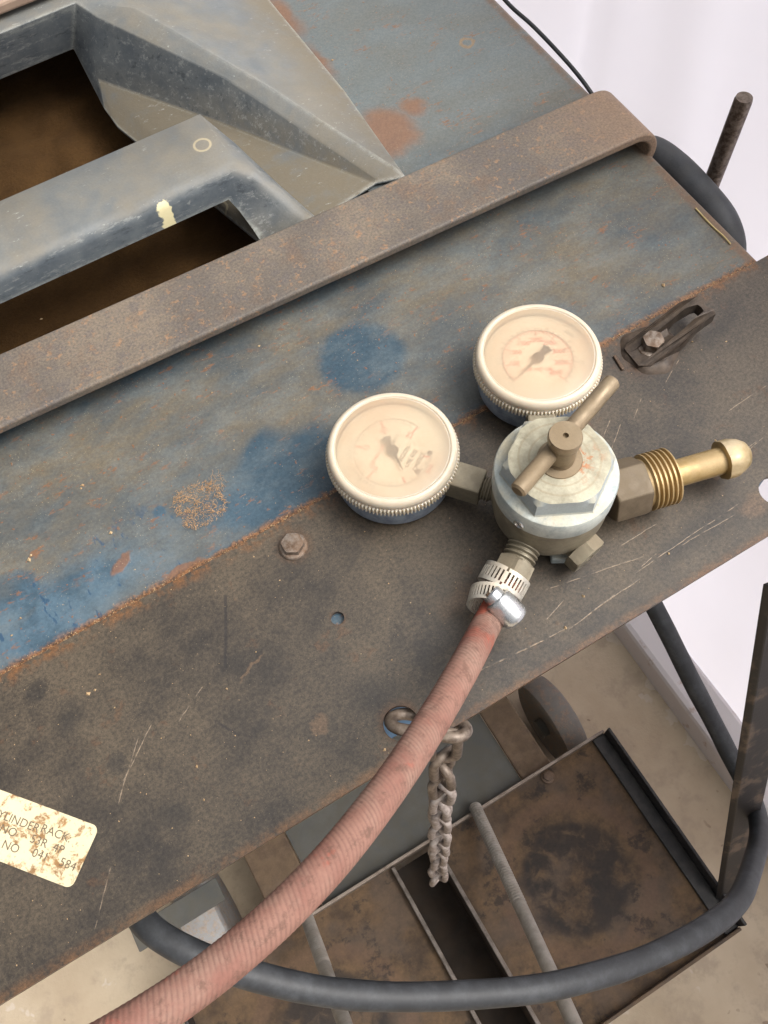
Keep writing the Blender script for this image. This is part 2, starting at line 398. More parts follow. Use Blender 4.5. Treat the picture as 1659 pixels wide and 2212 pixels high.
    paint = g.mx(g.blob(wq, XY(352, 440, .038), .0050, .0042, 0, .25), g.blob(wq, XY(360, 470, .030), .0024, .006, 0, .4))
    col = g.mix(paint, col, s(226, 216, 178))
    col = g.mix(.25, col, g.mix(fine, s(60, 60, 60), s(200, 200, 195)), 'OVERLAY')
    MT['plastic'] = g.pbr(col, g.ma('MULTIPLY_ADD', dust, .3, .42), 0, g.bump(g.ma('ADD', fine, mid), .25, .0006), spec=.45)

    # ---- loose brown dirt in the pockets
    g = G('brown_dirt'); fine = g.noise(420, 5, .8); mid = g.noise(40, 4)
    col = g.mix(mid, s(56, 40, 24), s(92, 68, 40)); col = g.mix(.6, col, g.mix(fine, s(40, 40, 40), s(215, 210, 200)), 'OVERLAY')
    MT['dirt'] = g.pbr(col, .95, 0, g.bump(fine, .8, .002), spec=.1)

    # ---- die cast zinc bonnet
    g = G('cast_zinc'); mid = g.noise(90, 4, .65); fine = g.noise(900, 3, .7); up = g.sm(g.normal_z(), .3, .95)
    col = g.mix(g.sm(g.noise(45, 6, .7), .36, .64), s(150, 160, 160), s(192, 196, 190))
    col = g.mix(g.ma('MULTIPLY', up, g.sm(g.noise(60, 4, .6), .34, .66)), col, s(192, 184, 160))
    dot = g.ma('MULTIPLY', g.sm(g.noise(280, 4, .75), .60, .68), g.ma('MULTIPLY', up, g.sm(g.noise(45, 2), .50, .62)))
    col = g.mix(g.ma('MULTIPLY', dot, .8), col, s(160, 106, 66))
    dr = g.ma('MULTIPLY', g.sm(g.noise(190, 4, .7), .58, .68), .4)
    col = g.mix(dr, col, s(128, 138, 142))
    col = g.mix(.28, col, g.mix(fine, s(50, 50, 50), s(215, 215, 215)), 'OVERLAY')
    MT['zinc'] = g.pbr(col, .60, .10, g.bump(fine, .35, .0005), spec=.6)

    # ---- dusty hex top of the bonnet
    g = G('dusty_zinc'); mid = g.noise(90, 4, .65); fine = g.noise(800, 3, .7); p = g.pos(); up = g.sm(g.normal_z(), .3, .95)
    col = g.mix(up, s(164, 172, 174), g.mix(g.sm(mid, .3, .7), s(150, 144, 124), s(182, 176, 154)))
    c0 = (.0705, -.0508); w = g.warp(130, .010)
    near = g.blob(w, (.077, -.056), .017, .015, 0, .8)
    dot = g.ma('MULTIPLY', g.sm(g.noise(240, 4, .75), .50, .60), near)
    col = g.mix(g.ma('MULTIPLY', g.ma('MULTIPLY', dot, up), .9), col, s(168, 108, 66))
    col = g.mix(g.ma('MULTIPLY', g.ma('MULTIPLY', g.mx(g.ring(p, c0, .0145, .05), g.ring(p, c0, .0195, .04)), up), .35), col, s(140, 122, 92))
    col = g.mix(.3, col, g.mix(fine, s(50, 50, 50), s(215, 215, 215)), 'OVERLAY')
    MT['zinc_dusty'] = g.pbr(col, .58, .10, g.bump(fine, .35, .0005), spec=.5)

    def metal(key, a, b, dustc, dustamt, rough, met, scale=90):
        g = G(key); mid = g.noise(scale, 4, .65); fine = g.noise(900, 3, .7); up = g.sm(g.normal_z(), .0, .9)
        col = g.mix(g.sm(mid, .3, .7), a, b)
        du = g.ma('MULTIPLY', up, g.sm(g.ma('ADD', g.noise(55, 3, .6), g.ma('MULTIPLY', fine, .25)), .42, .80), clamp=True)
        du = g.ma('MULTIPLY', du, dustamt)
        col = g.mix(du, col, dustc)
        col = g.mix(.22, col, g.mix(fine, s(50, 50, 50), s(215, 215, 215)), 'OVERLAY')
        MT[key] = g.pbr(col, g.ma('MULTIPLY_ADD', du, .4, rough, clamp=True), g.ma('MULTIPLY_ADD', du, -met * .8, met, clamp=True), g.bump(fine, .25, .0004), spec=.5)
    metal('nut_brass', s(98, 86, 70), s(122, 108, 90), s(112, 98, 78), .8, .45, .4)
    metal('old_brass', s(122, 106, 84), s(146, 130, 106), s(134, 116, 90), .85, .42, .45)
    metal('dull_brass', s(116, 108, 92), s(146, 138, 118), s(130, 118, 98), .9, .42, .35)
    metal('thread_brass', s(168, 142, 96), s(188, 162, 118), s(160, 138, 104), .6, .38, .55)
    metal('bright_brass', s(172, 144, 92), s(198, 170, 116), s(164, 142, 106), .75, .30, .75)
    metal('nose_brass', s(176, 152, 104), s(200, 178, 134), s(184, 168, 140), .9, .32, .7)
    metal('steel_clean', s(200, 204, 208), s(216, 218, 220), s(190, 182, 168), .22, .22, .95)
    metal('band_steel', s(182, 178, 168), s(204, 200, 190), s(196, 182, 160), .7, .36, .6)
    metal('rusty_steel', s(70, 56, 46), s(128, 116, 106), s(140, 124, 108), .6, .40, .45, 300)
    metal('dusty_chain', s(112, 98, 90), s(158, 148, 142), s(166, 156, 148), .8, .6, .15, 300)
    metal('tray_steel', s(62, 52, 44), s(104, 84, 64), s(112, 92, 70), .55, .6, .05, 22)
    metal('tray_steel2', s(70, 60, 52), s(96, 84, 74), s(140, 130, 122), .7, .5, .1, 40)
    metal('tray_edge', s(104, 88, 74), s(148, 134, 122), s(156, 144, 132), .6, .5, .1, 60)
    metal('trough_dark', s(34, 28, 23), s(52, 42, 33), s(60, 48, 38), .3, .9, 0, 30)  # very dark matt brown, used for the tray trough alone
    metal('bolt_worn', s(92, 74, 60), s(150, 140, 130), s(104, 78, 56), .75, .35, .6, 260)
    metal('bolt_steel', s(72, 56, 44), s(98, 80, 66), s(108, 84, 62), .6, .42, .35, 200)
    metal('lug_iron', s(52, 43, 37), s(84, 72, 62), s(92, 76, 60), .5, .5, .25, 240)
    metal('black_bar', s(26, 25, 26), s(54, 50, 48), s(112, 96, 82), .0, .5, 0, 60)
    metal('base_grey', s(78, 78, 75), s(94, 92, 86), s(94, 90, 80), .6, .55, 0, 18)
    metal('base_brown', s(82, 65, 50), s(110, 90, 70), s(112, 94, 74), .5, .7, 0, 70)
    metal('rod_grey', s(128, 122, 114), s(156, 150, 142), s(150, 140, 128), .5, .55, .2, 60)
    metal('dark_tube', s(42, 44, 48), s(60, 63, 68), s(84, 84, 84), .45, .5, 0, 60)
    # cylinder footprint and stains on the tray floor
    g = G('tray_floor'); p = g.pos(); w = g.warp(22, .045); w2 = g.warp(60, .014); mid = g.noise(38, 5, .65); fine = g.noise(260, 4, .7)
    col = g.mix(g.sm(mid, .3, .7), s(74, 60, 47), s(112, 90, 66))
    col = g.mix(g.sm(g.noise(16, 3), .45, .62, 0, .5), col, s(90, 79, 71))
    cA, cB = XY(1246, 1894, -.75), (XY(1246, 1894, -.75)[0] - .335, XY(1246, 1894, -.75)[1] + .0)
    mk = g.mx(g.blob(w2, cA, .074, .074, 0, .22), g.blob(w2, cB, .074, .074, 0, .22))
    mk = g.ma('MULTIPLY', mk, g.sm(g.noise(26, 4, .6, w), .66, .46))
    col = g.mix(g.ma('MULTIPLY', mk, .82), col, s(40, 38, 38))
    halo = g.mx(g.ring(w2, cA, .088, .16), g.ring(w2, cB, .088, .16)); col = g.mix(g.ma('MULTIPLY', halo, .35), col, s(112, 88, 72))
    col = g.mix(g.sm(g.noise(24, 7, .7), .54, .64, 0, .75), col, s(46, 42, 39))
    col = g.mix(.4, col, g.mix(fine, s(50, 50, 50), s(210, 205, 200)), 'OVERLAY')
    MT['tray_floor'] = g.pbr(col, .72, 0, g.bump(fine, .3, .001), spec=.3)
    # diagonal brace, chipped black paint over tan
    g = G('chipped_black'); p = g.pos(); n = g.noise(24, 5, .65, g.mapping(p, scale=(1, 1, .6)))
    col = g.mix(g.sm(n, .50, .62, 0, .8), s(38, 35, 34), s(104, 88, 74)); MT['chipped'] = g.pbr(col, .55, 0, g.bump(g.noise(300), .2, .0008))
    # wheel
    g = G('worn_wheel'); mid = g.noise(70, 4, .7); sp = g.sm(g.noise(110, 6, .8), .46, .58)
    col = g.mix(mid, s(132, 132, 134), s(164, 162, 158)); col = g.mix(g.ma('MULTIPLY', sp, .8), col, g.mix(g.noise(300), s(120, 92, 72), s(190, 176, 160)))
    MT['wheel'] = g.pbr(col, .7, 0, g.bump(sp, .4, .001))
    g = G('dark_wheel'); mid = g.noise(70, 4, .7); sp = g.sm(g.noise(120, 6, .8), .48, .60)
    col = g.mix(mid, s(96, 92, 88), s(130, 124, 116)); col = g.mix(g.ma('MULTIPLY', sp, .7), col, g.mix(g.noise(300), s(112, 84, 64), s(160, 140, 122)))
    MT['wheel_dark'] = g.pbr(col, .65, 0, g.bump(sp, .4, .001))
    # rubber cable
    g = G('black_rubber'); mid = g.noise(60, 4, .6); fine = g.noise(500, 3, .7); up = g.sm(g.normal_z(), .2, 1.0)
    col = g.mix(mid, s(30, 32, 35), s(44, 46, 50)); col = g.mix(g.ma('MULTIPLY', g.sm(g.noise(60, 5, .75), .40, .75), .35), col, s(86, 90, 94))
    col = g.mix(g.ma('MULTIPLY', up, .15), col, s(100, 100, 100))
    MT['cable'] = g.pbr(col, .55, 0, g.bump(fine, .2, .0006), spec=.4)
    # red hose
    g = G('faded_red_hose'); p = g.pos(); mid = g.noise(55, 4, .6); fine = g.noise(500, 4, .75)
    col = g.mix(g.sm(mid, .32, .68), s(126, 84, 74), s(140, 103, 91))
    col = g.mix(g.sm(g.noise(30, 5, .65), .42, .62, .15, .75), col, s(146, 120, 107))
    col = g.mix(g.ma('MULTIPLY', g.sm(g.noise(170, 5, .75), .50, .66), .7), col, s(100, 76, 66))
    col = g.mix(g.ma('MULTIPLY', g.sm(g.noise(75, 4, .7), .62, .72), .5), col, s(160, 80, 64))
    hx, hy, hz = g.sep(p)
    col = g.mix(g.ma('MULTIPLY', g.sm(g.noise(45, 3, .6), .50, .60), g.sm(hz, .06, .02)), col, s(160, 82, 64))
    col = g.mix(g.ma('MULTIPLY', g.sm(g.noise(120, 4, .7), .55, .65), g.ma('MULTIPLY', g.sm(hz, .05, .015), .6)), col, s(96, 72, 66))
    at_ = g.n('ShaderNodeAttribute'); at_.attribute_name = 'rib'
    col = g.mix(g.ma('MULTIPLY', g.ma('MULTIPLY', at_.outputs['Fac'], g.sm(g.noise(120, 4, .7), .28, .62)), .60), col, s(98, 74, 66))
    col = g.mix(.25, col, g.mix(fine, s(50, 50, 50), s(215, 210, 205)), 'OVERLAY')
    MT['hose'] = g.pbr(col, .8, 0, g.bump(fine, .4, .0006), spec=.25)
    g = G('hose_end'); col = g.mix(g.noise(200), s(150, 116, 92), s(184, 150, 122)); MT['hose_end'] = g.pbr(col, .9)
    # gauges
    g = G('gauge_case'); mid = g.noise(120, 4, .7); col = g.mix(g.sm(mid, .35, .65), s(112, 122, 138), s(146, 156, 168)); MT['case'] = g.pbr(col, .6, 0, g.bump(mid, .15, .0006))
    g = G('clear_bezel'); mid = g.noise(150, 3, .6)
    col = g.mix(mid, s(190, 178, 158), s(202, 190, 172))
    MT['bezel'] = g.pbr(col, .42, 0, spec=.5, Subsurface_Weight=.6, Subsurface_Radius=(1.0, .8, .6), Subsurface_Scale=.006, Coat_Weight=.2, Coat_Roughness=.25)
    g = G('dial_card'); MT['dial'] = g.pbr(g.mix(g.noise(60, 3), s(232, 222, 200), s(240, 232, 212)), .8)
    g = G('red_print'); MT['red'] = g.pbr(s(214, 40, 30), .7)
    g = G('black_print'); MT['black'] = g.pbr(s(22, 24, 24), .7)
    g = G('dusty_lens'); p = g.pos(); n1 = g.noise(32, 4, .6); n2 = g.noise(700, 2, .6); cr = g.sm(g.noise(230, 5, .8), .66, .72)
    lump = g.ma('MULTIPLY', cr, g.blob(g.warp(60, .02), XY(800, 985, .033), .018, .014, 0, .7))
    cl = g.mx(g.ma('MULTIPLY', g.blob(g.warp(40, .02), XY(865, 985, .033), .022, .021, 0, .9), .75), g.blob(g.warp(40, .02), XY(1180, 770, .033), .024, .022, 0, .9))
    fac = g.ma('ADD', g.ma('SUBTRACT', g.ma('MULTIPLY_ADD', g.sm(n1, .3, .7), .10, .60), g.ma('MULTIPLY', cl, .24)), g.ma('MULTIPLY', n2, .05)); fac = g.ma('MAXIMUM', fac, g.ma('MULTIPLY', lump, .97), clamp=True)
    dc = g.mix(g.sm(n1, .3, .7), s(208, 192, 168), s(204, 180, 154)); dc = g.mix(g.ma('MULTIPLY', lump, .85), dc, s(130, 100, 58))
    d1 = g.n('ShaderNodeBsdfDiffuse'); g.put(d1.inputs[0], dc); d2 = g.n('ShaderNodeBsdfTranslucent'); g.put(d2.inputs[0], dc)
    ms = g.n('ShaderNodeMixShader'); ms.inputs[0].default_value = .3; g.t.links.new(d1.outputs[0], ms.inputs[1]); g.t.links.new(d2.outputs[0], ms.inputs[2])
    tr = g.n('ShaderNodeBsdfTransparent'); tr.inputs[0].default_value = (1, .97, .92, 1)
    m2 = g.n('ShaderNodeMixShader'); g.put(m2.inputs[0], fac); g.t.links.new(tr.outputs[0], m2.inputs[1]); g.t.links.new(ms.outputs[0], m2.inputs[2])
    gl = g.n('ShaderNodeBsdfGlossy'); gl.inputs['Roughness'].default_value = .35
    m3 = g.n('ShaderNodeMixShader'); m3.inputs[0].default_value = .035; g.t.links.new(m2.outputs[0], m3.inputs[1]); g.t.links.new(gl.outputs[0], m3.inputs[2])
    g.t.links.new(m3.outputs[0], g.o.inputs[0]); MT['lens'] = g.m
    # label
    g = G('stained_label'); p = g.pos(); w = g.warp(90, .012); a = g.sm(g.noise(110, 5, .72, w), .50, .60); b = g.noise(340, 4, .7)
    col = g.mix(g.noise(40), s(204, 190, 154), s(218, 206, 172)); col = g.mix(g.ma('MULTIPLY', a, g.sm(b, .30, .55)), col, g.mix(g.noise(150), s(112, 84, 60), s(166, 126, 76)))
    col = g.mix(g.sm(g.noise(420, 3, .6), .66, .72, 0, .6), col, s(120, 96, 70)); MT['label'] = g.pbr(col, .6, spec=.4)
    g = G('label_ink'); MT['ink'] = g.pbr(g.mix(g.noise(300), s(84, 72, 58), s(112, 98, 78)), .7)
    # setting
    g = G('concrete'); p = g.pos(); big = g.noise(4.5, 5, .6); mid = g.noise(24, 5, .7); fine = g.noise(200, 3, .7)
    col = g.mix(g.sm(big, .3, .7), s(176, 158, 134), s(200, 184, 160)); col = g.mix(g.sm(mid, .46, .66, 0, .55), col, s(158, 142, 124))
    pw = g.warp(16, .05); patch = g.sm(g.noise(9, 4, .6, pw), .60, .62); col = g.mix(g.ma('MULTIPLY', patch, .45), col, s(206, 196, 184))
    pit = g.sm(g.voro(46, pw), .13, .09); pit = g.ma('MULTIPLY', pit, g.sm(g.noise(12, 2), .5, .62)); col = g.mix(g.ma('MULTIPLY', pit, .6), col, s(116, 96, 80))
    MT['floor'] = g.pbr(col, .8, 0, g.bump(g.ma('ADD', mid, fine), .25, .002), spec=.3)
    g = G('white_wall'); col = g.mix(g.noise(3.5, 4, .6), s(226, 225, 232), s(238, 236, 242)); 
    dd = g.n('ShaderNodeBsdfDiffuse'); g.put(dd.inputs[0], col); tt = g.n('ShaderNodeBsdfTranslucent'); g.put(tt.inputs[0], s(224, 224, 238))
    bp = g.bump(g.noise(5, 3), .3, .01); g.put(dd.inputs['Normal'], bp); g.put(tt.inputs['Normal'], bp)
    ms = g.n('ShaderNodeMixShader'); ms.inputs[0].default_value = .62; g.t.links.new(dd.outputs[0], ms.inputs[1]); g.t.links.new(tt.outputs[0], ms.inputs[2]); g.t.links.new(ms.outputs[0], g.o.inputs[0]); MT['wall'] = g.m
    g = G('scuffed_skirting'); n = g.noise(40, 5, .7); col = g.mix(g.sm(n, .58, .70, 0, .6), s(226, 220, 220), s(186, 160, 140)); MT['skirt'] = g.pbr(col, .8)
    g = G('yellow_wire'); MT['yellow'] = g.pbr(s(176, 156, 104), .6)
    g = G('crumb'); MT['crumb'] = g.pbr(g.mix(g.noise(150), s(186, 166, 130), s(138, 102, 66)), .9)
    g = G('lint'); MT['lint'] = g.pbr(g.mix(g.noise(260), s(196, 160, 118), s(150, 112, 76)), .95)
    g = G('pink_panel'); MT['pink'] = g.pbr(g.mix(g.noise(60, 4), s(132, 112, 98), s(166, 142, 122)), .7)
mats()

# ------------------------------------------------------------------ setting
FLZ = -.90
m_ = M(); m_.add([(-4, -4, FLZ), (4, -4, FLZ), (4, 4, FLZ), (-4, 4, FLZ)], [(0, 1, 2, 3)])
fl = m_.build('floor', MT['floor'], kind='structure', smooth=0)
WX = .382
CR = [(.36, .05, .010, -.006), (.10, -.10, .020, -.006), (-.22, .12, .015, .006), (.62, .02, .02, .007), (.22, .15, .03, .006)]
m_ = M(); ny, nz = 300, 60
ys = [-2.0 + 5.0 * i / ny for i in range(ny + 1)]; zs = [FLZ + 1.2 * j / nz for j in range(nz + 1)]
for yy in ys:
    for zz in zs:
        cr_ = sum(h_ * math.exp(-((yy - y0 - (zz + .3) * k_) / w_) ** 2) for y0, k_, w_, h_ in CR)
        m_.v.append((WX + .05 + cr_ + .016 * mnoise.fractal(Vector((yy * 2.6, zz * 1.1, 3.0)), 1.0, 2.0, 3), yy, zz))
for i in range(ny):
    for j in range(nz):
        a = i * (nz + 1) + j; m_.f.append((a, a + 1, a + nz + 2, a + nz + 1))
m_.build('wall', MT['wall'], kind='structure', smooth=60)
m_ = M()
m_.add([(WX, -2, FLZ - .01), (WX, 3, FLZ - .01), (WX, 3, FLZ + .055), (WX, -2, FLZ + .055), (WX + .05, -2, FLZ + .075), (WX + .05, 3, FLZ + .075), (WX + .05, 3, FLZ - .01), (WX + .05, -2, FLZ - .01)],
       [(0, 3, 2, 1), (3, 4, 5, 2), (4, 7, 6, 5), (0, 1, 6, 7), (0, 7, 4, 3), (1, 2, 5, 6)])
m_.build('skirting', MT['skirt'], kind='structure', smooth=0, bevel=.008)

# ------------------------------------------------------------------ welding machine
PZ = -.003
wm = thing('welding_machine', (-.052, .3, FLZ + .05), 'dusty blue sheet metal welding machine with steel strap and grey plastic handle on top', 'welder')
XL, XR, YB, YF = -.39, .285, -.088, .80
pit = [(-.20, .207), (.112, .207), (.112, .25), (.055, .40), (.02, .60), (-.20, .60)]
m_ = M(); m_.prism([(XL, YB), (XR, YB), (XR, YF), (XL, YF)], PZ - .0016, PZ, [pit])
m_.build('top_panel', MT['blue'], wm, smooth=0)
# turned-down right edge of the panel
m_ = M(); prof = []
for k in range(9):
    t = math.pi / 2 * k / 8; prof.append((XR + .005 * math.sin(t), PZ - .005 + .005 * math.cos(t)))
prof += [(XR + .005, PZ - .10), (XR + .0034, PZ - .10), (XR + .0034, PZ - .004), (XR - .001, PZ - .0020), (XR - .001, PZ - .0004), (XR, PZ)]
n = len(prof)
for yy in (YB, YF):
    for a, b in prof: m_.v.append((a, yy, b))
m_.f = [(i, (i + 1) % n, (i + 1) % n + n, i + n) for i in range(n)] + [tuple(range(n))[::-1], tuple(range(n, 2 * n))]
m_.build('side_flange', MT['blue'], wm, recalc=True)
m_ = M(); m_.box(((XL + .20) / 2, YB + .001, -.055), (.20 - XL, .002, .10)); m_.build('rear_lip', MT['blue_clean'], wm, smooth=0)
m_ = M(); m_.box(((XL + .26) / 2, .43, -.43), (.26 - XL - .02, .68, .62)); m_.build('lower_cabinet', MT['blue'], wm, smooth=0, bevel=.006)
# strap
def yb(x): return .1745 - .029 * (x + .15)
m_ = M(); ZS = .020; TH = .0065; path = []
xs = [-.50, -.3, -.1, .1, .25, .272]
for x_ in xs: path.append((x_, ZS))
rr = .020
for k in range(1, 13):
    t = math.pi * .62 * k / 12; path.append((.272 + rr * math.sin(t), ZS - rr + rr * math.cos(t)))
lx, lz = path[-1]; tx, tz = math.cos(math.pi * .62), -math.sin(math.pi * .62)
path.append((lx + tx * .035, lz + tz * .035))
nv = len(path)
for i, (a, b) in enumerate(path):
    p0 = path[max(i - 1, 0)]; p1 = path[min(i + 1, nv - 1)]; dx, dz = p1[0] - p0[0], p1[1] - p0[1]; L = math.hypot(dx, dz); nx, nz_ = -dz / L, dx / L
    for dy, th in ((.0245, 0), (-.0245, 0), (-.0245, -TH), (.0245, -TH)):
        m_.v.append((a + nx * th, yb(a) + dy, b + nz_ * th))
for i in range(nv - 1):
    for k in range(4): m_.f.append((i * 4 + k, i * 4 + (k + 1) % 4, i * 4 + 4 + (k + 1) % 4, i * 4 + 4 + k))
m_.f += [(3, 2, 1, 0), tuple(nv * 4 - 4 + k for k in range(4))]
m_.build('lifting_strap', MT['strap'], wm, recalc=True, bevel=.0016, bseg=3, label='brown weathered flat steel strap bent down over the edge')
# ---- plastic handle moulding
hm = M()
V = {'E0': (.137, .205, .0015), 'E1': (.143, .30, .0015), 'E2': (.143, .64, .0015),
     'C': (.1345, .212, .0055), 'K1': (.0900, .310, .0220), 'K0': (.0406, .4087, .0400), 'K9': (.0180, .640, .0440),
     'I2': (.1200, .2140, .0020), 'I1': (.0690, .3360, .0205), 'I0': (.0150, .4190, .0370), 'I9': (-.004, .4400, .0385),
     'L2': (.1170, .2120, .0008), 'L1': tuple(at(470, 262, -.010)), 'L0': tuple(at(213, 172, -.002)),
     'H3': (.0680, .2060, -.0010), 'H4': (.0310, .2060, -.0020), 'H5': (.0300, .2360, -.0160), 'H2': tuple(at(253, 275, -.020)), 'H1': tuple(at(225, 236, -.018)), 'H0': (-.0050, .4440, .0040),
     'A0': (.0072, .4376, .0400), 'A9': (-.20, .4350, .0400), 'B9': (-.20, .4420, .0040), 'E00': (.137, .2045, -.002)}
ids = {}
for k, v in V.items(): ids[k] = len(hm.v); hm.v.append(v)
for f in [('E0', 'E1', 'K1', 'C'), ('E1', 'E2', 'K9', 'K0', 'K1'), ('C', 'K1', 'I1', 'I2'), ('K1', 'K0', 'I0', 'I1'), ('K0', 'A0', 'I0'), ('I2', 'I1', 'L1', 'L2'), ('I1', 'I0', 'L0', 'L1'),
          ('L2', 'L1', 'H5', 'H4', 'H3'), ('L1', 'L0', 'H1', 'H2', 'H5'), ('I0', 'A0', 'H0', 'L0'), ('L0', 'H0', 'H1'), ('A0', 'A9', 'B9', 'H0'), ('E0', 'C', 'I2', 'L2')]:
    hm.f.append(tuple(ids[k] for k in f))
hm.add([(.0072, .4376, .040), (.0406, .4087, .040), (.0180, .64, .044), (-.20, .64, .044), (-.20, .435, .040)], [(0, 1, 2, 3, 4)])
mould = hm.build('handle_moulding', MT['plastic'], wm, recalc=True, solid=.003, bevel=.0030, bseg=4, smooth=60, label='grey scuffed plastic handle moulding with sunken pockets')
# crossbar with its sloped leg
cb = M()
def sec(x, y0=.2355, y1=.2925, top=.040, bot=.018, skew=(0, 0, 0, 0, 0, 0, 0, 0)):
    pr = [(y0, bot), (y0, top - .008), (y0 + .0012, top - .0040), (y0 + .0038, top - .0014), (y0 + .0080, top), (y1 - .003, top), (y1, top - .003), (y1, bot)]
    return [(x + k, a, b) for (a, b), k in zip(pr, skew)]
L_ = [sec(-.40), sec(-.20), sec(-.06), sec(.006), sec(.0160), sec(.0330, skew=(-.0095, -.003, -.0015, 0, .001, .0010, .0005, 0))]
L_.append([(.0265, .2290, .0125), (.0390, .2280, .0260), (.0410, .2290, .0300), (.0430, .2312, .0318), (.0450, .2345, .0320), (.0455, .2670, .0285), (.0450, .2690, .0250), (.0400, .2660, .008)])
L_.append([(.0290, .2180, .0050), (.0470, .2165, .0140), (.0500, .2165, .0170), (.0535, .2180, .0180), (.0560, .2200, .0180), (.0580, .2330, .0140), (.0575, .2345, .0110), (.0520, .2330, .000)])
L_.append([(.0310, .2040, -.004), (.0560, .2040, .0005), (.0600, .2040, .0020), (.0640, .2050, .0028), (.0665, .2060, .0030), (.0690, .2070, .0025), (.0690, .2090, .0010), (.0640, .2100, -.004)])
for q in L_: cb.v += q
ns = len(L_)
for i in range(ns - 1):
    for k in range(8): cb.f.append((i * 8 + k, i * 8 + (k + 1) % 8, i * 8 + 8 + (k + 1) % 8, i * 8 + 8 + k))
cb.f += [tuple(range(8))[::-1], tuple((ns - 1) * 8 + k for k in range(8))]
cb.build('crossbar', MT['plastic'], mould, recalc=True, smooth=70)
m_ = M(); nx, ny = 60, 60
for i in range(nx + 1):
    for j in range(ny + 1):
        x_, y_ = -.30 + .36 * i / nx, .16 + .30 * j / ny
        y_ = .16 + .50 * j / ny; m_.v.append((x_, y_, -.047 + .006 * mnoise.fractal(Vector((x_ * 30, y_ * 30, 0)), .8, 2.0, 4)))
for i in range(nx):
    for j in range(ny):
        a = i * (ny + 1) + j; m_.f.append((a, a + ny + 1, a + ny + 2, a + 1))
m_.build('pocket_dirt', MT['dirt'], mould, smooth=60)
m_ = M(); m_.box((-.10, .492, .0485), (.26, .090, .008)); m_.build('rear_cover_strip', MT['pink'], wm, smooth=0, bevel=.002)
# side rail and pin
P = [Vector((.250, .185, -.06)), Vector((.290, .178, -.045)), Vector((.311, .164, -.033)), Vector((.316, .140, -.03)), Vector((.316, .104, -.031)), Vector((.316, .083, -.036)), Vector((.316, .070, -.050)), Vector((.316, .066, -.075)), Vector((.316, .066, -.13))]
m_ = M(); m_.tube(spline(P, 8), .0115, 20); m_.build('side_rail', MT['dark_tube'], wm)
m_ = M(); m_.lathe([(.0058, -.16), (.0060, .027), (.0054, .0295)], (.341, .1215, 0), (0.02, 0.0, 1), 24); m_.build('upright_pin', MT['rusty_steel'], wm)

# ------------------------------------------------------------------ cylinder rack
rk = thing('cylinder_rack', (-.052, -.2, FLZ), 'dark dusty steel gas cylinder rack bolted behind the blue machine', 'rack')
def ys_(x): return .0250 + .0107 * x
H1, H2, H3 = XY(729, 1335), XY(866, 1562), (.1895, -.1005)
m_ = M(); m_.prism([(-.43, -.1215), (.33, -.1190), (.33, ys_(.33)), (.1, ys_(.1)), (-.1, ys_(-.1)), (-.43, ys_(-.43))], -.003, 0, [circle(H1, .0036, 24), circle(H2, .0088, 36), circle(H3, .0088, 36)])
plate = m_.build('top_plate', MT['plate'], rk, smooth=0)
def hexbolt(parent, c, af, h, fr, fh, mat, name='hex_bolt', ph=0):
    m_ = M()
    m_.lathe([(fr, 0), (fr, fh * .6), (fr * .93, fh), (af * .5, fh * 1.3)], c, (0, 0, 1), 48)
    m_.lathe([(af * .62, fh * .6), (af * .62, h - .0007), (af * .55, h - .0001), (af * .50, h)], c, (0, 0, 1), 48, (math.cos(ph), math.sin(ph), 0), hexprof(af))
    return m_.build(name, mat, parent, smooth=28)
B1 = XY(634, 1181); hexbolt(plate, (B1[0], B1[1], 0), .0112, .0055, .0080, .0015, MT['bolt_worn'], ph=.5)
# lug with its bolt
LB = Vector((.1885, .0095, 0))
lug = M()
d1 = (Vector((*XY(1528, 664, .016), 0)) - LB); d1.z = 0; KL = d1.length / .0515; d1.normalize(); d2 = Vector((-d1.y, d1.x, 0))
def lp(a, b, z): q = LB + d1 * (a * (KL if a > 0 else 1)) + d2 * b; return Vector((q.x, q.y, z))
pth = [(-.019, 0.0), (-.012, 0.0), (0, 0), (.010, 0)]
ol = [(-.014, .007), (-.008, .0108), (.000, .0120), (.008, .0112), (.014, .0102), (.022, .0104), (.032, .0096), (.042, .0084), (.050, .0078), (.0515, .0040), (.0480, .0012)]
outer = [(a, -b) for a, b in ol][::-1][1:] if False else [(a, -b) for a, b in ol] + [(a, b) for a, b in ol[::-1]]
slot = [(.0165, 0), (.0180, -.0036), (.026, -.0046), (.036, -.0040), (.0430, -.0028), (.0440, 0), (.0430, .0028), (.036, .0040), (.026, .0046), (.0180, .0036)]
def dense(L, k=3): return [(L[i][0] + (L[(i + 1) % len(L)][0] - L[i][0]) * j / k, L[i][1] + (L[(i + 1) % len(L)][1] - L[i][1]) * j / k) for i in range(len(L)) for j in range(k)]
lug.prism(dense(outer), 0, 1, [dense(slot)])
def lift(a): u = min(1, max(0, (a - .010) / .024)); return .0150 * u * u * (3 - 2 * u)
lug.v = [tuple(lp(a, b, (lift(a) + (.0034 + (.0012 if a > .016 else 0) if z > .5 else -.0034 if a > .018 else -.0005)))) for a, b, z in lug.v]
lug.build('lug', MT['lug_iron'], plate, recalc=True, bevel=.0022, bseg=3, smooth=70)
q = M(); q.lathe([(.0175, -.0005), (.0160, .0012), (.0130, .0028), (.0105, .0034), (.004, .0034)], lp(.0005, 0, 0), (0, 0, 1), 40, rfun=lambda r, h, t, j: r * (1 + .06 * math.sin(3 * t + 1) + .04 * math.sin(7 * t))); q.build('grime_collar', MT['lug_iron'], plate)
hexbolt(plate, (LB.x, LB.y, .0034), .0112, .0080, .0085, .0016, MT['bolt_worn'], ph=.25)
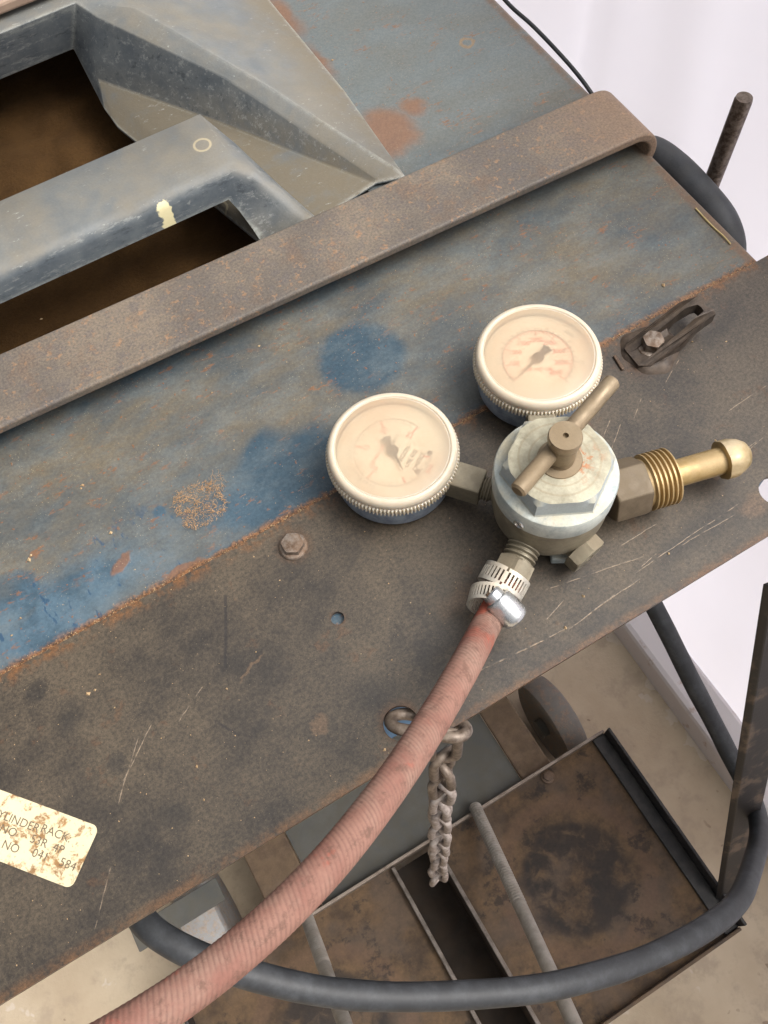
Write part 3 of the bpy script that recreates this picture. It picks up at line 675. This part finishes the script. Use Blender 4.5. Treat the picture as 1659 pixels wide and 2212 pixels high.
q = M(); nc = XY(1336, 785); q.box((nc[0], nc[1], .0006), (.0022, .011, .0018), Matrix.Rotation(R_(-8), 3, 'Z')); q.build('locating_tab', MT['bolt_steel'], plate, bevel=.0006)
# rating label
lab = M(); c3 = XY(215, 1786); c4 = XY(158, 1922); c0 = XY(-10, 1702)
ux = Vector((c3[0] - c0[0], c3[1] - c0[1], 0)); ux.normalize(); uy = Vector((-ux.y, ux.x, 0)); org = Vector((c3[0], c3[1], 0))
hgt = (Vector((c4[0], c4[1], 0)) - org).length; LW = .085
def lq(a, b): q = org + ux * a - uy * b; return (q.x, q.y)
def rrect(x0, y0, x1, y1, r, n=6):
    o = []
    for cx, cy, t0 in ((x1 - r, y0 + r, -90), (x1 - r, y1 - r, 0), (x0 + r, y1 - r, 90), (x0 + r, y0 + r, 180)):
        for k in range(n + 1): t = R_(t0 + 90 * k / n); o.append((cx + r * math.cos(t), cy + r * math.sin(t)))
    return o
lab.prism([lq(a, b) for a, b in rrect(-LW, 0, 0, hgt, .0035)], .0001, .0004)
lo = lab.build('rating_label', MT['label'], plate, smooth=0, label='stained cream paper rating label with rounded corners')
tx = M()
for txt, px, py in (('CYLINDER', 33, 1772), ('RACK:', 122, 1801), ('NO', 19, 1795), ('53R', 85, 1818), ('4P', 127, 1834), ('NO', 24, 1830), ('041', 88, 1848), ('584', 147, 1868)):
    q = XY(px, py); text_into(tx, txt, .0056, (q[0], q[1], .00050), ux, squash=1.02)
tx.build('lettering', MT['ink'], lo, smooth=0)
# base frame
m_ = M(); m_.box((-.03, .20, -.762), (.29, .58, .004)); m_.build('base_sheet', MT['base_grey'], rk, smooth=0)
for xa, xb in ((.1155, .1580), (-.2330, -.1760)):
    m_ = M(); m_.box(((xa + xb) / 2, .20, -.757), (xb - xa, .58, .006)); m_.build('base_rail', MT['base_brown'], rk, smooth=0, bevel=.002)
# tray
TZ = -.75; tx0, tx1, ty0, ty1 = -.362, .236, -.357, -.0935; dA, dB = -.0800, -.0225
for xa, xb in ((tx0, dA), (dB, tx1)):
    m_ = M(); m_.box(((xa + xb) / 2, (ty0 + ty1) / 2, TZ - .002), (xb - xa, ty1 - ty0, .003)); m_.build('tray_floor', MT['tray_floor'], rk, smooth=0)
m_ = M(); m_.box(((dA + dB) / 2, (ty0 + ty1) / 2, TZ - .085), (dB - dA, ty1 - ty0, .003)); m_.build('tray_trough', MT['trough_dark'], rk, smooth=0)
def lip(x0, x1, y0, y1, z0, z1, name='tray_lip', mat='tray_edge'):
    m_ = M(); m_.box(((x0 + x1) / 2, (y0 + y1) / 2, (z0 + z1) / 2), (x1 - x0, y1 - y0, z1 - z0)); return m_.build(name, MT[mat], rk, smooth=0, bevel=.001)
lip(tx0, tx1, ty1, ty1 + .004, TZ - .02, TZ + .012)
lip(tx1, tx1 + .004, ty0, ty1, TZ - .02, TZ + .030, mat='black_bar')
lip(tx1 - .018, tx1, ty0, ty1, TZ + .0005, TZ + .006, mat='black_bar')
lip(tx0, tx1, ty0 - .004, ty0, TZ - .03, TZ + .012, mat='tray_steel')
lip(tx0 - .004, tx0, ty0, ty1, TZ - .02, TZ + .030, mat='black_bar')
for x_ in (dA, dB): lip(x_ - .0025, x_ + .0025, ty0, ty1 - .002, TZ - .085, TZ + .014, 'divider', 'tray_steel2')
for px, py in ((1183, 1678), (560, 2000 + 80)):
    c = XY(px, py, TZ); hexbolt(rk, (c[0], c[1], TZ), .011, .007, .009, .002, MT['bolt_steel'], 'tray_bolt')
for px, py in ((1280, 1780), (1395, 1700)): pass
# holding rods: threaded at the top end
def rod(px0, py0, z0, px1, py1, z1, r):
    a, b = at(px0, py0, z0), at(px1, py1, z1); d = b - a; L = d.length; prof = []
    nthr = int(L * .5 / .0042)
    for k in range(nthr): prof += [(r * .86, k * .0042), (r, k * .0042 + .0021)]
    prof += [(r * .95, nthr * .0042), (r * .95, L)]
    m_ = M(); m_.lathe(prof, a, d, 20); return m_.build('threaded_rod', MT['rod_grey'], rk, smooth=25)
rod(1026, 1742, -.738, 1262, 2260, -.50, .0078)
rod(655, 1960, -.738, 765, 2270, -.50, .0078)
# diagonal brace at the right
a = at(1575, 1935, -.742); b = at(1702, 1250, -.12); dv = (b - a).normalized(); sd_ = dv.cross(BACK).normalized(); nn = sd_.cross(dv)
m_ = M(); vs = []
for c in (a, b):
    for u, v in ((-.0140, -.0035), (.0140, -.0035), (.0140, .0035), (-.0140, .0035)): vs.append(c + sd_ * u + (nn * .8 + sd_ * .6).normalized() * v)
m_.add(vs, [(0, 1, 5, 4), (1, 2, 6, 5), (2, 3, 7, 6), (3, 0, 4, 7), (3, 2, 1, 0), (4, 5, 6, 7)])
m_.build('brace', MT['chipped'], rk, recalc=True, bevel=.001, label='black painted flat brace with worn tan patches')
# wheels
def wheel(x0, x1, yc, zc, r, mat):
    m_ = M(); b = .010; w_ = x1 - x0
    m_.lathe([(r * .45, .004), (r - b, 0), (r - b * .3, b * .3), (r, b), (r, w_ - b), (r - b * .3, w_ - b * .3), (r - b, w_), (r * .45, w_ - .004)], (x0, yc, zc), (1, 0, 0), 48, (0, 1, 0))
    t = m_.build('wheel', mat, rk)
    q = M(); q.lathe([(r * .44, .006), (r * .2, .006), (r * .2, -.006), (.008, -.006)], (x0, yc, zc), (1, 0, 0), 32, (0, 1, 0)); q.build('hub', MT['base_grey'], t)
wheel(.192, .229, -.036, FLZ + .066, .066, MT['wheel_dark'])
wheel(-.335, -.285, -.028, FLZ + .082, .082, MT['wheel'])
m_ = M(); c = at(385, 1975, -.70); m_.box((c.x, c.y, -.70), (.11, .028, .004)); m_.build('wheel_bracket', MT['base_grey'], rk, smooth=0, bevel=.001)

# ------------------------------------------------------------------ regulator
AX = Vector((.0705, -.0508, 0))
rg = thing('gas_regulator', AX, 'silver gas regulator with two dusty round gauges, tee handle and brass inlet', 'regulator')
def A(z): return (AX.x, AX.y, z)
m_ = M(); m_.lathe([(.014, .001), (.0180, .002), (.0215, .006), (.0250, .013), (.0285, .022), (.0298, .030), (.0298, .0460)], A(0), seg=64); m_.build('body', MT['dull_brass'], rg)
m_ = M(); m_.lathe([(0.0276, 0.0452), (0.0300, 0.0458), (0.0306, 0.0470), (0.0306, 0.0585), (0.0301, 0.0598), (0.0288, 0.0605), (0.0010, 0.0605)], A(0), seg=96); bon = m_.build('bonnet', MT['zinc'], rg)
m_ = M(); hexa = .0467
m_.lathe([(0.0290, 0.0603), (0.0281, 0.0612), (0.0277, 0.0692), (0.0244, 0.0712), (0.0228, 0.0716), (0.0010, 0.0716)], A(0), seg=96, ref=(math.cos(R_(-27)), math.sin(R_(-27)), 0), rfun=lambda r, h, t, j: min(r, (hexa / 2 + (.0012 if j == 0 else .0004 if j == 1 else 0)) / math.cos((t % (math.pi / 3)) - math.pi / 6)))
m_.build('hex_cap', MT['zinc_dusty'], bon, smooth=30)
tx = M(); word = 'EL OUVAN'
for i, ch in enumerate(word):
    t = R_(200 - i * 11.5) - R_(30) + R_(20)
    if ch == ' ': continue
    c = Vector(A(.07180)) + Vector((math.cos(t), math.sin(t), 0)) * .0195
    text_into(tx, ch, .0042, c, (math.sin(t), -math.cos(t), 0))
tx.build('raised_lettering', MT['zinc_dusty'], bon, smooth=0)
m_ = M(); t = R_(-158); c = Vector(A(.051)) + Vector((math.cos(t), math.sin(t), 0)) * .0300; m_.lathe([(.0030, 0), (.0030, .0012), (.0022, .0016), (.0014, .0010)], c, (math.cos(t), math.sin(t), 0), 20); m_.build('set_screw', MT['steel_clean'], bon)
# adjusting screw
m_ = M(); m_.lathe([(0.0111, 0.0712), (0.0106, 0.0722), (0.0070, 0.0728), (0.0068, 0.0745), (0.0061, 0.0747), (0.0061, 0.0755), (0.0072, 0.0759), (0.0072, 0.0880), (0.0077, 0.0886), (0.0080, 0.0900), (0.0080, 0.0925), (0.0076, 0.0937), (0.0014, 0.0937), (0.0013, 0.0915)], A(0), seg=48)
scr = m_.build('adjusting_screw', MT['old_brass'], rg)
ta, tb = at(1117, 1062, .0820), at(1325, 822, .0835); dv = (tb - ta).normalized(); L = (tb - ta).length
m_ = M(); m_.lathe([(.0030, 0), (.0041, .0010), (.0042, .0022), (.0042, L - .0022), (.0041, L - .0010), (.0030, L)], ta, dv, 28); m_.build('tee_bar', MT['old_brass'], scr)

def radial(c): d = Vector((c.x - AX.x, c.y - AX.y, 0)); return d.normalized()
def thread(r, h0, h1, pitch, depth):
    n = max(2, int(round((h1 - h0) / pitch))); p = (h1 - h0) / n; prof = []
    for i in range(n): k = h0 + p * i; prof += [(r - depth, k), (r - depth, k + p * .16), (r, k + p * .42), (r, k + p * .70)]
    return prof + [(r - depth, h1)]
# gauges
def gauge(px, py, label, textrot):
    c = at(px, py, .033); cx, cy = c.x, c.y; R0 = .0352
    m_ = M(); m_.lathe([(.028, .0025), (.0312, .0032), (.0325, .0055), (.0325, .0235)], (cx, cy, 0), seg=72); case = m_.build('pressure_gauge', MT['case'], rg, label=label)
    NT = 110
    prof = [(.0330, .0218, 0), (.0350, .0221, 1), (.0355, .0227, 1), (.0355, .0270, 1), (.0351, .0276, 1), (.0346, .0279, 0), (.0349, .0284, 0), (.0350, .0298, 0), (.0348, .0312, 0), (.0342, .0324, 0), (.0333, .0333, 0), (.0324, .0337, 0), (.0316, .0337, 0), (.0311, .0334, 0), (.0309, .0331, 0), (.0306, .0333, 0), (.0303, .0333, 0), (.0302, .0290, 0)]
    seg = NT * 4; m_ = M()
    m_.lathe([(a, b) for a, b, _ in prof], (cx, cy, 0), seg=seg, rfun=lambda r, h, t, j: r + (prof[j][2] * .00055 * (1 if (int(round(t / (2 * math.pi) * seg)) % 4) < 2 else -1)), cap0=False, cap1=False)
    m_.build('bezel', MT['bezel'], case, smooth=30)
    m_ = M(); m_.lathe([(.0304, .0332), (.0295, .0335), (.022, .0339), (.012, .0342), (.001, .0343)], (cx, cy, 0), seg=64, cap0=False); m_.build('lens', MT['lens'], case)
    DZ = .0270
    m_ = M(); m_.lathe([(.0300, DZ - .001), (.0300, DZ), (.001, DZ)], (cx, cy, 0), seg=64); m_.build('dial', MT['dial'], case, smooth=0)
    red, blk = M(), M(); X0 = Vector((RIGHT.x, RIGHT.y, 0)).normalized(); Y0 = Vector((-X0.y, X0.x, 0)); O = Vector((cx, cy, DZ + .0003))
    def pol(r, deg): t = R_(deg); return O + (X0 * math.cos(t) + Y0 * math.sin(t)) * r
    def tick(mb, deg, r0, r1, w):
        t = R_(deg); d = X0 * math.cos(t) + Y0 * math.sin(t); e = Vector((-d.y, d.x, 0)) * w / 2
        mb.add([O + d * r0 - e, O + d * r0 + e, O + d * r1 + e, O + d * r1 - e], [(0, 3, 2, 1)])
    def arc(mb, r, w, d0, d1):
        n = 60; vs = []
        for k in range(n + 1): vs += [pol(r - w / 2, d0 + (d1 - d0) * k / n), pol(r + w / 2, d0 + (d1 - d0) * k / n)]
        mb.add(vs, [(2 * k, 2 * k + 2, 2 * k + 3, 2 * k + 1) for k in range(n)])
    if textrot is None:
        for k in range(41): tick(red, 225 - 270 * k / 40, .0192 - (.0032 if k % 5 == 0 else .0016), .0192, .0006 if k % 5 == 0 else .0003)
        arc(red, .0193, .0003, 225, -45); arc(blk, .0199, .0003, 225, -45)
        for k in range(29): tick(blk, 225 - 270 * k / 28, .0200, .0200 + (.0032 if k % 4 == 0 else .0018), .0004)
        for v in range(500, 4001, 500):
            p = pol(.0132, 225 - 270 * v / 4000); text_into(red, str(v), .0044, p, X0, squash=.85)
        text_into(red, 'USE NO OIL', .0032, O - Y0 * .0068, X0); text_into(blk, '20000', .0026, pol(.0252, 42), Vector(X0) * .7 - Y0 * .7); text_into(blk, 'kPa', .0026, pol(.0250, -8), -Y0)
        nd = 227
    else:
        tr = R_(textrot); TX = X0 * math.cos(tr) + Y0 * math.sin(tr); TY = Vector((-TX.y, TX.x, 0))
        for k in range(26):
            a = 350 - 60.5 * k / 5
            tick(red if k % 5 == 0 else blk, a, .0200 - (.0036 if k % 5 == 0 else .0015), .0202, .0008 if k % 5 == 0 else .0003)
        arc(blk, .0207, .0003, 350, 46)
        for k in range(17): tick(blk, 244 - 5.2 * k, .0222, .0222 + (.0032 if k % 4 == 0 else .0016), .0004)
        for v, a in ((25, 47.5), (20, 108), (15, 168), (10, 229)): text_into(red, str(v), .0044, pol(.0142, a), TX)
        text_into(red, 'USE NO OIL', .0030, pol(.0085, 195), TX)
        for i, q in enumerate(('ARGON', 'USE 032', 'ORIFICE')): text_into(blk, q, .0034, O + TX * .001 - TY * (.0062 + .0046 * i) , TX)
        text_into(blk, 'CLASS 1.6', .0022, O + TX * .0065 + TY * .002, TX); text_into(red, 'BAR', .0034, pol(.0225, -28), TX)
        for q in (pol(.0200, -3), pol(.0180, -42)): blk.add([q + Vector((.0016 * math.cos(k * .5236), .0016 * math.sin(k * .5236), 0)) for k in range(12)], [tuple(range(12))])
        nd = 295
    red.build('red_print', MT['red'], case, smooth=0); blk.build('black_print', MT['black'], case, smooth=0)
    d = (X0 * math.cos(R_(nd)) + Y0 * math.sin(R_(nd))); e = Vector((-d.y, d.x, 0)); O2 = O + Vector((0, 0, .0016)); nl = .0190 if textrot is None else .0130
    m_ = M(); m_.lathe([(.0033, 0), (.0033, .0006), (.0012, .0012)], O2, seg=24)
    poly = [(-.0030, -.0010), (.003, -.0009), (nl, -.00015), (nl, .00015), (.003, .0009), (-.0030, .0010), (-.0085, .0030), (-.0095, 0), (-.0085, -.0030)]
    m_.prism([((O2 + d * a + e * b).x, (O2 + d * a + e * b).y) for a, b in poly], O2.z, O2.z + .0004); m_.build('needle', MT['black'], case, smooth=0)
    # stem to the body
    rd = radial(c); dist = (Vector((cx, cy)) - Vector((AX.x, AX.y))).length; zc = .0185
    m_ = M(); L0 = .0335
    m_.lathe([(.0045, 0)] + thread(.0066, .002, dist - .0335 - .0185 - .0015, .0017, .0010) , Vector((AX.x, AX.y, zc)) + rd * .0282, rd, 24)
    m_.build('gauge_stem_thread', MT['dull_brass'], rg, smooth=25)
    m_ = M(); bl = .0215; bs = dist - .0335 - bl + .004
    m_.box(Vector((AX.x, AX.y, zc)) + rd * (bs + bl / 2), (bl, .0150, .0150), Matrix.Rotation(math.atan2(rd.y, rd.x), 3, 'Z')); m_.build('gauge_stem_block', MT['dull_brass'], rg, smooth=0, bevel=.0008)
gauge(847, 965, 'dust covered flow gauge beside the blue panel reading argon', 63)
gauge(1164, 763, 'dust covered pressure gauge with red scale up to 4000', None)
# inlet
ia, ib = at(1300, 1070, .0220), at(1600, 983, .0200); dv = (ib - ia).normalized(); L = (ib - ia).length
def along(px): # distance along the inlet of the point nearest that column
    t = (px - 1300) / 300.0; q = at(1300 + 300 * t, 1070 - 87 * t, .0210); return (q - ia).dot(dv)
m_ = M(); m_.lathe([(.0150, along(1308)), (.0172, along(1312)), (.0172, along(1372)), (.0155, along(1384))], ia, dv, 60, (0, .3, 1), hexprof(.0280)); m_.build('inlet_nut', MT['nut_brass'], rg, smooth=28, bevel=.0006)
th = thread(.0154, along(1388), along(1448), .0025, .0020)
m_ = M(); m_.lathe([(.0130, along(1380))] + th + [(.0105, along(1448))], ia, dv, 48); m_.build('inlet_thread', MT['thread_brass'], rg, smooth=12)
m_ = M(); m_.lathe([(.0074, along(1440)), (.0074, along(1562)), (.0068, along(1565))], ia, dv, 40); m_.build('inlet_stem', MT['bright_brass'], rg)
h0, h1 = along(1558), along(1620); hl = h1 - h0
m_ = M(); m_.lathe([(.0080, h0), (.0108, h0 + .0004), (.0110, h0 + hl * .20), (.0107, h0 + hl * .40), (.0092, h0 + hl * .64), (.0070, h0 + hl * .85), (.0040, h0 + hl * .97), (.001, h1)], ia, dv, 60, (0, .5, 1), lambda r, h, t, j: min(r, .0103 / math.cos((t % (math.pi / 3)) - math.pi / 6)))
m_.build('inlet_nose', MT['nose_brass'], rg, smooth=30)
# outlet
oa = at(1152, 1140, .0250); ob = at(1098, 1254, .0200); dv = (ob - oa).normalized(); L = (ob - oa).length
m_ = M(); m_.lathe([(.0065, -.006)] + thread(.0088, 0, L * .68, .0026, .0016) + [(.006, L * .70)], oa, dv, 40); m_.build('outlet_thread', MT['dull_brass'], rg, smooth=25)
m_ = M(); m_.lathe([(.0092, L * .64), (.0106, L * .67), (.0106, L * .97), (.0092, L)], oa, dv, 60, (.2, 0, 1), hexprof(.0184)); m_.build('outlet_nut', MT['dull_brass'], rg, smooth=28)
OUT = ob.copy(); OD = dv.copy()
# relief valve
va = at(1218, 1150, .0170); vb = at(1273, 1206, .0150); dv = (vb - va).normalized(); L = (vb - va).length
m_ = M(); m_.lathe([(.0085, -.010), (.0088, L * .1), (.0088, L * .42), (.0074, L * .48), (.0074, L * .62)], va, dv, 36); m_.build('relief_valve', MT['dull_brass'], rg)
m_ = M(); m_.lathe([(.0090, L * .58), (.0112, L * .62), (.0112, L * .96), (.0100, L), (.0026, L), (.0024, L - .004)], va, dv, 60, (0, 0, 1), lambda r, h, t, j: min(r, .0098 / math.cos((t % (math.pi / 3)) - math.pi / 6))); m_.build('relief_cap', MT['dull_brass'], rg, smooth=28)
m_ = M(); c = at(1240, 1205, .003); m_.box((c.x - .004, c.y + .004, .004), (.014, .008, .006), Matrix.Rotation(R_(-30), 3, 'Z')); m_.build('body_foot', MT['zinc'], rg, smooth=0, bevel=.001)

# ------------------------------------------------------------------ hose and clamp
HR = .0073
hp = [OUT - OD * .002]
for px, py, w_ in ((1078, 1300, 64), (1050, 1352, 66), (1010, 1428, 69), (955, 1525, 73), (890, 1628, 78), (812, 1740, 83), (720, 1855, 88), (610, 1970, 92), (500, 2068, 95), (405, 2141, 98), (305, 2207, 101), (190, 2275, 104), (60, 2345, 107)):
    hp.append(at_depth(px, py, 2000 * 2 * HR / w_))
hp[1] = at(1078, 1300, .0200); hp[2] = at(1050, 1352, .0235)
sp_ = spline(hp, 90)
hs = M(); pit_ = .0020
def ribf(ln, t): return 1 + .009 * math.sin(2 * math.pi * (ln / pit_) + t * 9.0) + .006 * math.sin(t * 3 + ln * 90)
hs.tube(sp_, HR, 80, rfun=ribf)
hose = tag(hs.build('gas_hose', MT['hose'], loc=tuple(sp_[0]), smooth=60), 'faded red ribbed rubber gas hose curving towards the lower left', 'hose')
# rib attribute darkening the colour in the grooves between the ribs
at2 = hose.data.attributes.new('rib', 'FLOAT', 'POINT'); ln = 0; vals = []
for i in range(len(sp_)):
    if i: ln += (sp_[i] - sp_[i - 1]).length
    for k in range(80): vals.append(max(0.0, -math.sin(2 * math.pi * (ln / pit_) + 18 * math.pi * k / 80)) * min(1, ln / .05))
at2.data.foreach_set('value', vals)

hc_base = at(1085, 1290, .02)
hc = thing('hose_clamp', hc_base, 'silver slotted worm-drive clamp tightened round the red hose end', 'clamp')
def band(c, dv, r, w, nslot, t0, t1, mat):
    """slotted steel strip bent round axis dv at c, from angle t0 to t1"""
    dv = dv.normalized(); rx = (Vector((0, 0, 1)) - dv * dv.z).normalized(); ry = dv.cross(rx); th = .0006; m_ = M()
    rows = [(-.5, -.30), (.30, .5)]
    def pt(t, h, rr): return c + dv * h * w + (rx * math.cos(t) + ry * math.sin(t)) * rr
    n = nslot * 4
    def strip(ta, tb, h0, h1, k):
        vs = []
        for i in range(k + 1):
            t = ta + (tb - ta) * i / k
            vs += [pt(t, h0, r), pt(t, h1, r), pt(t, h1, r + th), pt(t, h0, r + th)]
        fs = [(i * 4 + j, i * 4 + (j + 1) % 4, i * 4 + 4 + (j + 1) % 4, i * 4 + 4 + j) for i in range(k) for j in range(4)] + [(3, 2, 1, 0), tuple(k * 4 + j for j in range(4))]
        m_.add(vs, fs)
    for h0, h1 in rows: strip(t0, t1, h0, h1, n)
    st = (t1 - t0) / nslot
    for i in range(nslot + 1): strip(t0 + st * i - st * .27, t0 + st * i + st * .27, -.301, .301, 2)
    return m_.build('band', mat, hc, recalc=True)
d1_ = (hp[1] - hp[0]).normalized()
band(at(1088, 1256, .0195), (d1_ + Vector((-.05, .1, -.15))), .0118, .0102, 34, 0, 2 * math.pi * .985, MT['band_steel'])
band(at(1060, 1298, .0215), (d1_ + Vector((.30, .05, .10))), .0108, .0092, 30, R_(-70), R_(215), MT['band_steel'])
# worm housing and its screw lie across the hose on the right
dx_ = d1_; side = dx_.cross(Vector((0, 0, 1))).normalized()
if side.dot(RIGHT) < 0: side = -side
ha = at(1062, 1262 + 20, .031); hb = at(1118, 1340, .024); hv = (hb - ha).normalized(); HL = (hb - ha).length
m_ = M(); m_.lathe([(.0046, HL * .16), (.0068, HL * .20), (.0074, HL * .3), (.0074, HL * .86), (.0066, HL * .96), (.0046, HL * 1.03)], ha, hv, 40); m_.build('worm_housing', MT['steel_clean'], hc)
m_ = M(); m_.lathe([(.0040, -.0012), (.0050, -.0004), (.0052, .0010), (.0052, .0042), (.0036, .0048), (.0036, HL * .3)], ha, hv, 40); scw = m_.build('worm_screw', MT['steel_clean'], hc)
m_ = M(); rx = hv.orthogonal().normalized(); m_.box(ha - hv * .0016, (.0010, .0085, .0012), Matrix((rx, hv.cross(rx), hv)).transposed()); m_.build('screw_slot', MT['bolt_steel'], scw, smooth=0)

# ------------------------------------------------------------------ chain
ch = thing('safety_chain', at(975, 1580, -.03), 'rusty steel chain hanging doubled through the hole at the plate edge', 'chain')
def link(c, axis, side, Lh, Wh, r, mat, n=28, seg=10):
    """oval link: half length Lh along axis, half width Wh along side"""
    ax = Vector(axis).normalized(); sd = Vector(side); sd = (sd - ax * sd.dot(ax)).normalized(); st = Lh - Wh; pts = []
    for i in range(n):
        t = 2 * math.pi * i / n; x = math.cos(t) * Wh; y = math.sin(t) * Wh
        pts.append(Vector(c) + sd * x + ax * (y + (st if y > 1e-9 else -st if y < -1e-9 else 0)))
    m_ = M(); m_.tube(pts, r, seg, closed=True); return m_.build('chain_link', mat, ch, smooth=60)
ca, cb_ = at(848, 1556, -.003), at(1003, 1580, .000)
link((ca + cb_) / 2 + Vector((0, 0, .0010)), cb_ - ca, Vector((.25, -.80, .55)), (cb_ - ca).length / 2 + .0010, .0080, .0031, MT['rusty_steel'], 40, 16)
top = at(958, 1596, -.004); bot = at(946, 1898, -.43); dn = (bot - top).normalized(); sx = Vector((RIGHT.x, RIGHT.y, 0)).normalized(); sy = dn.cross(sx).normalized()
link(top + dn * .012, dn, sx, .0220, .0072, .0029, MT['rusty_steel'], 36, 14)
ltot = (bot - top).length; pos = .046; PIT = .0205; nl = int((ltot - pos) / PIT)
for k in range(nl + 1):
    ang = R_(42 if k % 2 else -42) + R_(9) * math.sin(k * 1.7)
    link(top + dn * (pos + PIT * k) + sx * .0008 * math.sin(k * 2.3), dn + sx * .05 * math.sin(k * 1.3) + sy * .03 * math.cos(k * 2.9), sx * math.cos(ang) + sy * math.sin(ang), .0152, .0066, .0028, MT['rusty_steel' if k < 3 else 'dusty_chain'], 28, 10)

# ------------------------------------------------------------------ cables
cp = []
for px, py, dpt in ((1330, 1130, .95), (1412, 1305, .93), (1480, 1450, .94), (1562, 1600, .96), (1622, 1720, .93), (1638, 1820, .87), (1606, 1925, .79), (1520, 2010, .73), (1380, 2085, .69), (1200, 2135, .655), (1000, 2155, .635), (820, 2148, .62), (640, 2125, .61), (480, 2085, .60), (370, 2035, .60), (310, 1980, .61), (285, 1900, .64), (290, 1800, .70)):
    cp.append(at_depth(px, py, dpt))
sp2 = spline(cp, 14)
m_ = M(); sp2 = [q + Vector((mnoise.noise(q * 9), mnoise.noise(q * 9 + Vector((5, 0, 0))), mnoise.noise(q * 9 + Vector((0, 7, 0))))) * .0035 for q in sp2]
m_.tube(sp2, [.0095 * (1 + .035 * mnoise.noise(q * 30)) for q in sp2], 22); tag(m_.build('power_cable', MT['cable'], loc=tuple(sp2[0]), smooth=60), 'thick black rubber cable looping below the plate over the tray', 'cable')
cp = [at(1040, -60, -.03), at(1100, 10, -.03), at(1150, 55, -.03), at(1205, 112, -.035), at(1255, 170, -.04), at(1300, 235, -.05)]
m_ = M(); m_.tube(spline(cp, 10), .0016, 12); tag(m_.build('thin_cable', MT['cable'], loc=tuple(cp[0]), smooth=60), 'thin black cable hanging along the far edge of the blue top panel', 'cable')
cp = [at(1503, 450, -.0022), at(1525, 474, -.0020), at(1547, 496, -.0022), at(1563, 510, -.0018), at(1578, 527, -.0022)]
m_ = M(); m_.tube(spline(cp, 8), .0005, 8); tag(m_.build('wire_offcut', MT['yellow'], loc=tuple(cp[0]), smooth=60), 'short yellow wire offcut on the right edge of the blue panel', 'wire')

# ------------------------------------------------------------------ grit, crumbs and lint
gr = M()
def crumb(mb, c, r):
    a = [Vector((random.uniform(-1, 1), random.uniform(-1, 1), random.uniform(-1, 1))) * .35 for _ in range(6)]
    d = [(1, 0, 0), (0, 1, 0), (-1, 0, 0), (0, -1, 0), (0, 0, .8), (0, 0, -.6)]
    mb.add([Vector(c) + (Vector(q) + e) * r for q, e in zip(d, a)], [(0, 1, 4), (1, 2, 4), (2, 3, 4), (3, 0, 4), (1, 0, 5), (2, 1, 5), (3, 2, 5), (0, 3, 5)])
for _ in range(750):
    px, py = random.uniform(-20, 1659), random.uniform(560, 2100)
    c = at(px, py, 0)
    if c.y > ys_(c.x): c = at(px, py, PZ)
    if c.y < -.117 or c.y > .145 or c.x > .282: continue
    if (Vector((c.x, c.y)) - Vector(H2)).length < .012 or (Vector((c.x, c.y)) - Vector(H1)).length < .006 or (Vector((c.x, c.y)) - Vector(H3)).length < .012: continue
    r = min(random.paretovariate(2.6) * .00017, .0009); crumb(gr, c + Vector((0, 0, r * .4)), r)
for _ in range(1700):   # along the seam
    x_ = random.uniform(-.26, .285); y_ = ys_(x_) + abs(random.gauss(.0002, .0016)); r = random.uniform(.00016, .00045)
    crumb(gr, (x_, y_, PZ + r * .4 + max(0, .0016 - abs(y_ - ys_(x_))) * .8), r)
for px, py, r, z_ in ((560, 748, .0012, PZ), (178, 1048, .0013, PZ), (190, 1498, .0016, 0), (205, 1490, .0010, 0), (1222, 1356, .0011, 0), (440, 1727, .0010, 0), (175, 1055, .0008, PZ), (65, 1210, .0016, PZ), (68, 1200, .0012, PZ), (240, 1152, .0013, PZ), (1432, 617, .0018, PZ), (718, 130, .0012, PZ), (1065, 1238, .0009, 0), (90, 690, .0013, -.044), (45, 1335, .0009, PZ)):
    crumb(gr, at(px, py, z_) + Vector((0, 0, r * .3)), r * .8)
tag(gr.build('grit', MT['crumb'], kind='stuff', smooth=0), 'pale grit and rust crumbs scattered over the plate and blue panel', 'grit')
ln_ = M(); lc = at(432, 1090, PZ)
def lint_pt():
    while True:
        u, v = random.uniform(-1, 1), random.uniform(-1, 1); q = (abs(u) ** 3 + abs(v) ** 3) ** (1 / 3)
        if q > 1: continue
        dn_ = .5 + .9 * mnoise.noise(Vector((u * 2.3, v * 2.3, 1.0)))
        if q > .84: dn_ += .25
        if random.random() < dn_: return lc + Vector((u * .0140, v * .0135, 0))
for _ in range(520):
    a = lint_pt() + Vector((0, 0, .0005 + random.random() * .0012)); d = Vector((random.uniform(-1, 1), random.uniform(-1, 1), random.uniform(-.2, .2))) * random.uniform(.0010, .0032)
    b = Vector((random.uniform(-1, 1), random.uniform(-1, 1), 0)) * .001
    ln_.tube([a, a + d * .5 + b, a + d], .00008, 3)
for _ in range(28):   # loose wisps trailing to the right
    a = lc + Vector((.0150 + random.gauss(0, .0025), .0080 + random.gauss(0, .0030), .0006)); d = Vector((random.uniform(-.3, 1), random.uniform(-1, 1), .1)) * .0040
    ln_.tube([a, a + d * .5 + Vector((random.uniform(-1, 1), random.uniform(-1, 1), 0)) * .0012, a + d], .00007, 3)
for _ in range(420): crumb(ln_, lint_pt() + Vector((0, 0, .0002)), random.uniform(.00012, .00038))
tag(ln_.build('lint_patch', MT['lint'], kind='stuff', smooth=0), 'tan patch of matted lint and dust on the blue panel', 'lint')
for o in bpy.data.objects:
    if '_b' in o: del o['_b']
